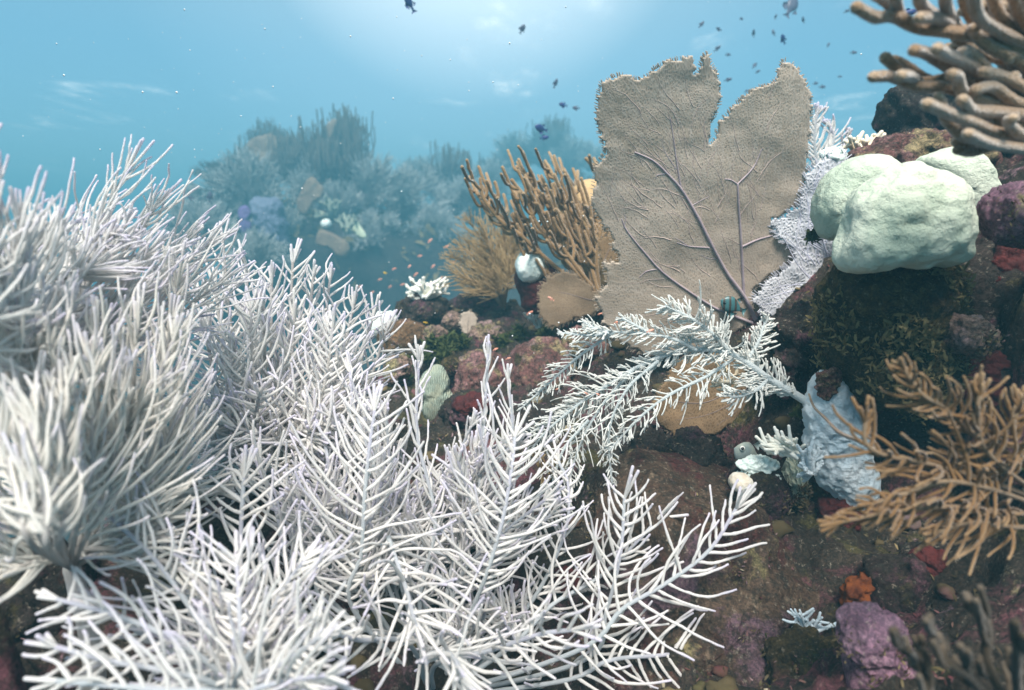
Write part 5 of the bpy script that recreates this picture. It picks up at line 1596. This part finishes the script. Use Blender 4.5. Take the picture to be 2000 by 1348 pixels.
flat_fan([(638, 245), (648, 235), (658, 233), (655, 250), (645, 275), (640, 262)], 6.35, "slim tan fan standing between the two dark brushes of rods", seed=84)
flat_fan([(590, 372), (600, 352), (612, 346), (622, 356), (632, 372), (628, 388), (612, 395), (598, 420), (582, 410), (580, 392)], 5.8, "brown fan above the white fire coral of the far reef", seed=85)
flat_fan([(622, 450), (640, 452), (665, 464), (682, 478), (678, 500), (662, 504), (650, 488), (632, 478), (618, 482), (618, 468)], 5.3, "tan fan hanging low on the far reef above the dark hollow", seed=86, thick=.03)
flat_fan([(695, 432), (704, 442), (717, 464), (700, 462), (690, 448)], 5.5, "pale green leaf shaped coral on the far reef", mat='green_far', name="leaf_coral", seed=87, thick=.03)
FRK("dome_coral", "small mint dome coral above the low tan fan of the far reef", "coral", ell(637, 437, 10, 9), 5.35, .05, 'dome_white', seed=88)
FRK("lump_coral", "greenish lump coral left of the thin purple tube sponge", "coral", ell(464, 446, 11, 8), 5.5, .06, 'striped', seed=89)
antlers("fire_coral", "white fire coral clump on the far reef above the mint dome", "coral", (648, 425, 5.6 * FAR), [(626,395),(636,392),(645,396),(655,394),(662,398),(618,424),(630,420),(652,404),(640,402)],   .013 * FAR, 'striped', depth=.1 * FAR, forks=3)
antlers("fire_coral", "white fire coral clump beside the pale green leaf coral", "coral", (680, 455, 5.5 * FAR), [(664,432),(672,426),(680,430),(688,426),(694,430),(668,444),(690,440)],   .013 * FAR, 'striped', depth=.1 * FAR, forks=3)
g = np.random.default_rng(3)
cc = []
while len(cc) < 2200:
    x, y = g.uniform(-4.0, 4.0), g.uniform(5.3, 14)
    cc.append((x, y))
cc = np.array(cc)
zz = mound_z(cc[:, 0], cc[:, 1])
k = zz > -1.4
leaf_c = np.stack([cc[k, 0], cc[k, 1], zz[k] + .02], 1)
leaf_c = np.repeat(leaf_c, 5, 0) + g.normal(0, .06, (len(leaf_c) * 5, 3))
turf("far_undergrowth", leaf_c * FAR, None, .09 * FAR, 'turf')

# ------------------------------------------------------------------ fish
def fish_mesh(mb, c, L, ang, H=.38, W=.16, yaw=0.0, tail=.24, fins=True, fmb=None):
    """a fish of length L: nose along +x before turning by ang (in the picture plane) and yaw"""
    s = np.linspace(0, 1, 14)
    prof = np.interp(s, [0, .06, .2, .42, .65, .82, .9, 1], [.03, .35, .78, 1, .74, .34, .24, .26])
    X = (.5 - s * .86) * L
    th = np.linspace(0, 2 * math.pi, 12, endpoint=False)
    V = np.zeros((14, 12, 3))
    V[..., 0] = X[:, None]
    wprof = prof * np.interp(s, [0, .7, 1], [1, 1, .25])
    V[..., 1] = (W * .5 * L * wprof)[:, None] * np.cos(th)[None]
    V[..., 2] = (H * .5 * L * prof)[:, None] * np.sin(th)[None]
    idx = np.arange(14 * 12).reshape(14, 12)
    a, b = idx[:-1], idx[1:]
    Q = np.stack([a, np.roll(a, -1, 1), np.roll(b, -1, 1), b], -1).reshape(-1, 4)
    parts = [(V.reshape(-1, 3), Q)]
    def slab(pts, w=.012):
        p = np.array(pts) * L
        n = len(p)
        f = np.stack([p[:, 0], np.full(n, -w * L * .5), p[:, 1]], 1)
        b_ = f + np.array([0, w * L, 0])
        vv = np.concatenate([f, b_])
        side = np.array([(i, (i + 1) % n, n + (i + 1) % n, n + i) for i in range(n)])
        fan_ = np.array([(0, i, i + 1) for i in range(1, n - 1)])
        fan_b = np.array([(n, n + i + 1, n + i) for i in range(1, n - 1)])
        return vv, side, fan_, fan_b
    F = [slab([(-.34, .04), (-.50, .17), (-.47, .02), (-.50, -.17), (-.34, -.04)])]
    if fins:
        F.append(slab([(.12, H * .42), (.0, H * .72), (-.16, H * .66), (-.26, H * .26)]))
        F.append(slab([(.0, -H * .45), (-.14, -H * .70), (-.24, -H * .30)]))
        F.append(slab([(.16, -H * .05), (.04, -H * .34), (.02, -H * .05)], .2 * W))
    ca, sa = math.cos(ang), math.sin(ang)
    cy_, sy_ = math.cos(yaw), math.sin(yaw)
    def tr(v):
        v = v.copy()
        x, y = v[:, 0] * cy_ - v[:, 1] * sy_, v[:, 0] * sy_ + v[:, 1] * cy_
        z = v[:, 2]
        return np.stack([x * ca - z * sa, y, x * sa + z * ca], 1) + c
    for v, q in parts:
        mb.add(tr(v), [q])
    for v, sd, f1, f2 in F:
        (fmb or mb).add(tr(v), [sd, f1, f2])
FB = "dark fish swimming in the open water"
def fish(px, py, lpx, ang, Y, mat, label, cat="fish", group=None, H=.38, yaw=None):
    mb = MB()
    fish_mesh(mb, at(px, py, Y), px2m(lpx, Y) * 1.05, math.radians(ang), H=H, yaw=rng.uniform(-.5, .5) if yaw is None else yaw)
    return tag(mb.build("fish", M[mat]), label, cat, group)
fish(1020, 57, 17, 60, 3.2, 'fish_dark', "lone dark fish in the bright water above the far reef", group=FB, H=.5)
fish(1085, 163, 17, 70, 3.4, 'fish_dark', "slim dark fish swimming upward left of the tall tan fan", group=FB)
fish(1100, 205, 16, 165, 3.2, 'fish_blue', "left fish of the upper pair beside the tall tan fan", group=FB, H=.5)
fish(1125, 211, 13, 170, 3.4, 'fish_dark', "right fish of the upper pair beside the tall tan fan", group=FB, H=.5)
fish(1057, 251, 26, 165, 2.9, 'fish_blue', "largest dark blue fish above the brown rod coral", group=FB, H=.5)
fish(1063, 269, 17, 10, 2.9, 'fish_blue', "smaller blue fish directly under the largest one", group=FB, H=.46)
fish(800, 6, 34, 118, 2.6, 'fish_blue', "dark fish cut off by the top edge, tail hanging down", group=FB)
fish(1545, 14, 42, 60, 3.6, 'fish_dark', "large hazy grey fish at the top, right of the tall fan", group=FB, H=.52)
fish(1775, 25, 28, 10, 1.7, 'fish_blue', "vivid blue fish behind the tips of the tan rod coral", group=FB)
fish(1530, 77, 18, 120, 3.2, 'fish_blue', "dark fish just above the pointed right tip of the tall fan", group=FB, H=.48)
fish(410, 385, 20, 80, 5.2, 'fish_dark', "dark fish hovering upright at the far reef's left shoulder", group=FB, H=.5)
fish(372, 386, 16, 170, 5.2, 'fish_dark', "small dark fish left of the upright one by the far reef", group=FB)
sch = [(1370,48,14,50),(1404,57,13,165),(1472,65,13,100),(1511,64,12,110),(1401,95,14,40),(1474,128,14,50),(1422,156,14,15),(1422,107,11,0),(1569,39,12,120),(1667,103,13,5),(1515,33,9,80),(1654,22,11,20),(1448,37,10,10),(1606,170,13,5),(1593,163,11,10),(1480,140,10,30),(1458,178,10,30),(1618,88,10,60),(1640,150,8,0)]
for x, y, l, a in sch:
    fish(x, y, l, a, rng.uniform(3.2, 4.2), 'fish_dark', "tiny dark fish of the loose school in the open water over the tall fan", group="tiny school over the tall tan fan")
pk = [(820,500),(846,520),(812,536),(786,556),(762,560),(727,571),(742,546),(872,482),(886,512),(702,560),(905,602),(840,470),(770,525),(690,585),(860,545),(800,520),(1005,604),(985,616)]
for x, y in pk:
    fish(x, y, rng.uniform(8, 12), rng.uniform(10, 50), rng.uniform(2.7, 4.0), 'fish_pink', "tiny orange pink fish adrift in the dark hollow before the far reef", group="tiny orange fish over the dark hollow", H=.3)
for x, y, l, a, Y, lab in [(1076,583,15,150,1.6,"orange fish in front of the small dark brown sea fan"),(1035,611,14,30,1.75,"orange fish near the white twig coral"),(1172,613,10,20,1.15,"orange fish at the left edge of the tall tan fan, above the drooping plume"),(1206,629,13,15,1.0,"orange fish just above the drooping plume's upper branch"),(1270,646,16,15,.93,"orange fish on the drooping plume's upper branch"),(968,777,12,25,1.5,"orange fish over the foot of the maroon boulders"),(975,816,11,170,1.4,"pale orange fish with a dark eye under the maroon boulders"),(1145,768,10,150,.95,"orange fish in the lower sprays of the drooping plume"),(1168,770,9,160,.95,"orange fish beside another in the lower sprays of the drooping plume"),(993,700,11,20,1.55,"orange fish at the left rim of the broad maroon dome"),(968,682,12,15,1.6,"dark eyed grey orange fish above the left maroon boulder"),(1088,760,8,20,1.5,"orange fish at the lower right of the broad maroon dome")]:
    fish(x, y, l, a, Y, 'fish_pink', lab, group="tiny orange fish close to the reef", H=.3)
fish(752, 533, 9, 170, 3.0, 'fish_yellow', "tiny yellow fish over the dark hollow", H=.3)
fish(831, 630, 9, 170, 2.0, 'fish_yellow', "tiny yellow fish between the dark boulder and the smooth brown one", H=.3)

# the foureye fish looking out from behind the rock with the white rim
t = thing("butterfly_fish", "pale grey butterfly fish with a ringed dark eye behind the white rimmed rock", "fish", at(1457, 878, 1.0))
mb = MB()
fish_mesh(mb, at(1462, 887, 1.0), px2m(66, 1.0), math.radians(158), H=.74, W=.22, yaw=0, fmb=(fm := MB()))
mb.build("body", M['fish_grey'], t)
fm.build("fins", M['fish_grey'], t)
for rad, mat, nm, dy in ((5.2, 'eye_ring', "eye", 0.0), (3.4, 'eye_black', "pupil", -.0012)):
    mb, c = blob_mesh(ell(1450, 876, rad, rad), .9945 + dy, .003, amp=.0, fine=0, nth=20, nph=12, seed=1)
    o_ = mb.build(nm, M[mat], t if nm == "eye" else eye_)
    eye_ = o_
t = thing("striped_fish", "teal fish with dark bars sheltering behind the foot of the tall tan fan", "fish", at(1435, 597, 1.36))
mb = MB()
fish_mesh(mb, at(1432, 598, 1.37), px2m(56, 1.37), math.radians(155), H=.6, W=.18, yaw=0, fmb=(fm := MB()))
m, nt, bs, out = new_mat("striped_fish_skin")
pos = geo_pos(nt)
wv = N(nt, "ShaderNodeTexWave", Scale=24.0, Distortion=1.5)
nt.links.new(pos, wv.inputs["Vector"])
gt = N(nt, "ShaderNodeMath", operation='GREATER_THAN')
gt.inputs[1].default_value = .72
nt.links.new(wv.outputs["Fac"], gt.inputs[0])
nt.links.new(mixc(nt, gt.outputs[0], (.045, .13, .14), (.05, .035, .025)), bs.inputs["Base Color"])
bs.inputs["Roughness"].default_value = .4
mb.build("body", m, t)
fm.build("fins", m, t)
mb, c = blob_mesh(ell(1415, 592, 3, 3), 1.345, .004, amp=0, fine=0, nth=16, nph=10)
mb.build("eye", M['eye_black'], t)

# specks adrift in the water
g = np.random.default_rng(8)
n = 800
Yp = g.uniform(.9, 4.5, n)
px_, py_ = g.uniform(0, 2000, n), g.uniform(0, 760, n)
Yp = np.where((px_ > 1150) & (px_ < 1620), 1.5 + Yp, Yp)
C = np.array([at(a, b, c) for a, b, c in zip(px_, py_, Yp)])
C = C[(C[:, 2] > ground_z(C[:, :2]) + .03)]
n = len(C)
r = .0014 * g.uniform(.5, 1.5, (n, 1, 1))
ov = np.array([(1,0,0),(-1,0,0),(0,1,0),(0,-1,0),(0,0,1),(0,0,-1)], float)
of = np.array([(0,2,4),(2,1,4),(1,3,4),(3,0,4),(2,0,5),(1,2,5),(3,1,5),(0,3,5)])
mb = MB()
mb.add((C[:, None] + ov[None] * r).reshape(-1, 3), [(np.arange(n)[:, None, None] * 6 + of[None]).reshape(-1, 3)])
tag(mb.build("drifting_specks", M['speck'], smooth=False), kind="stuff")
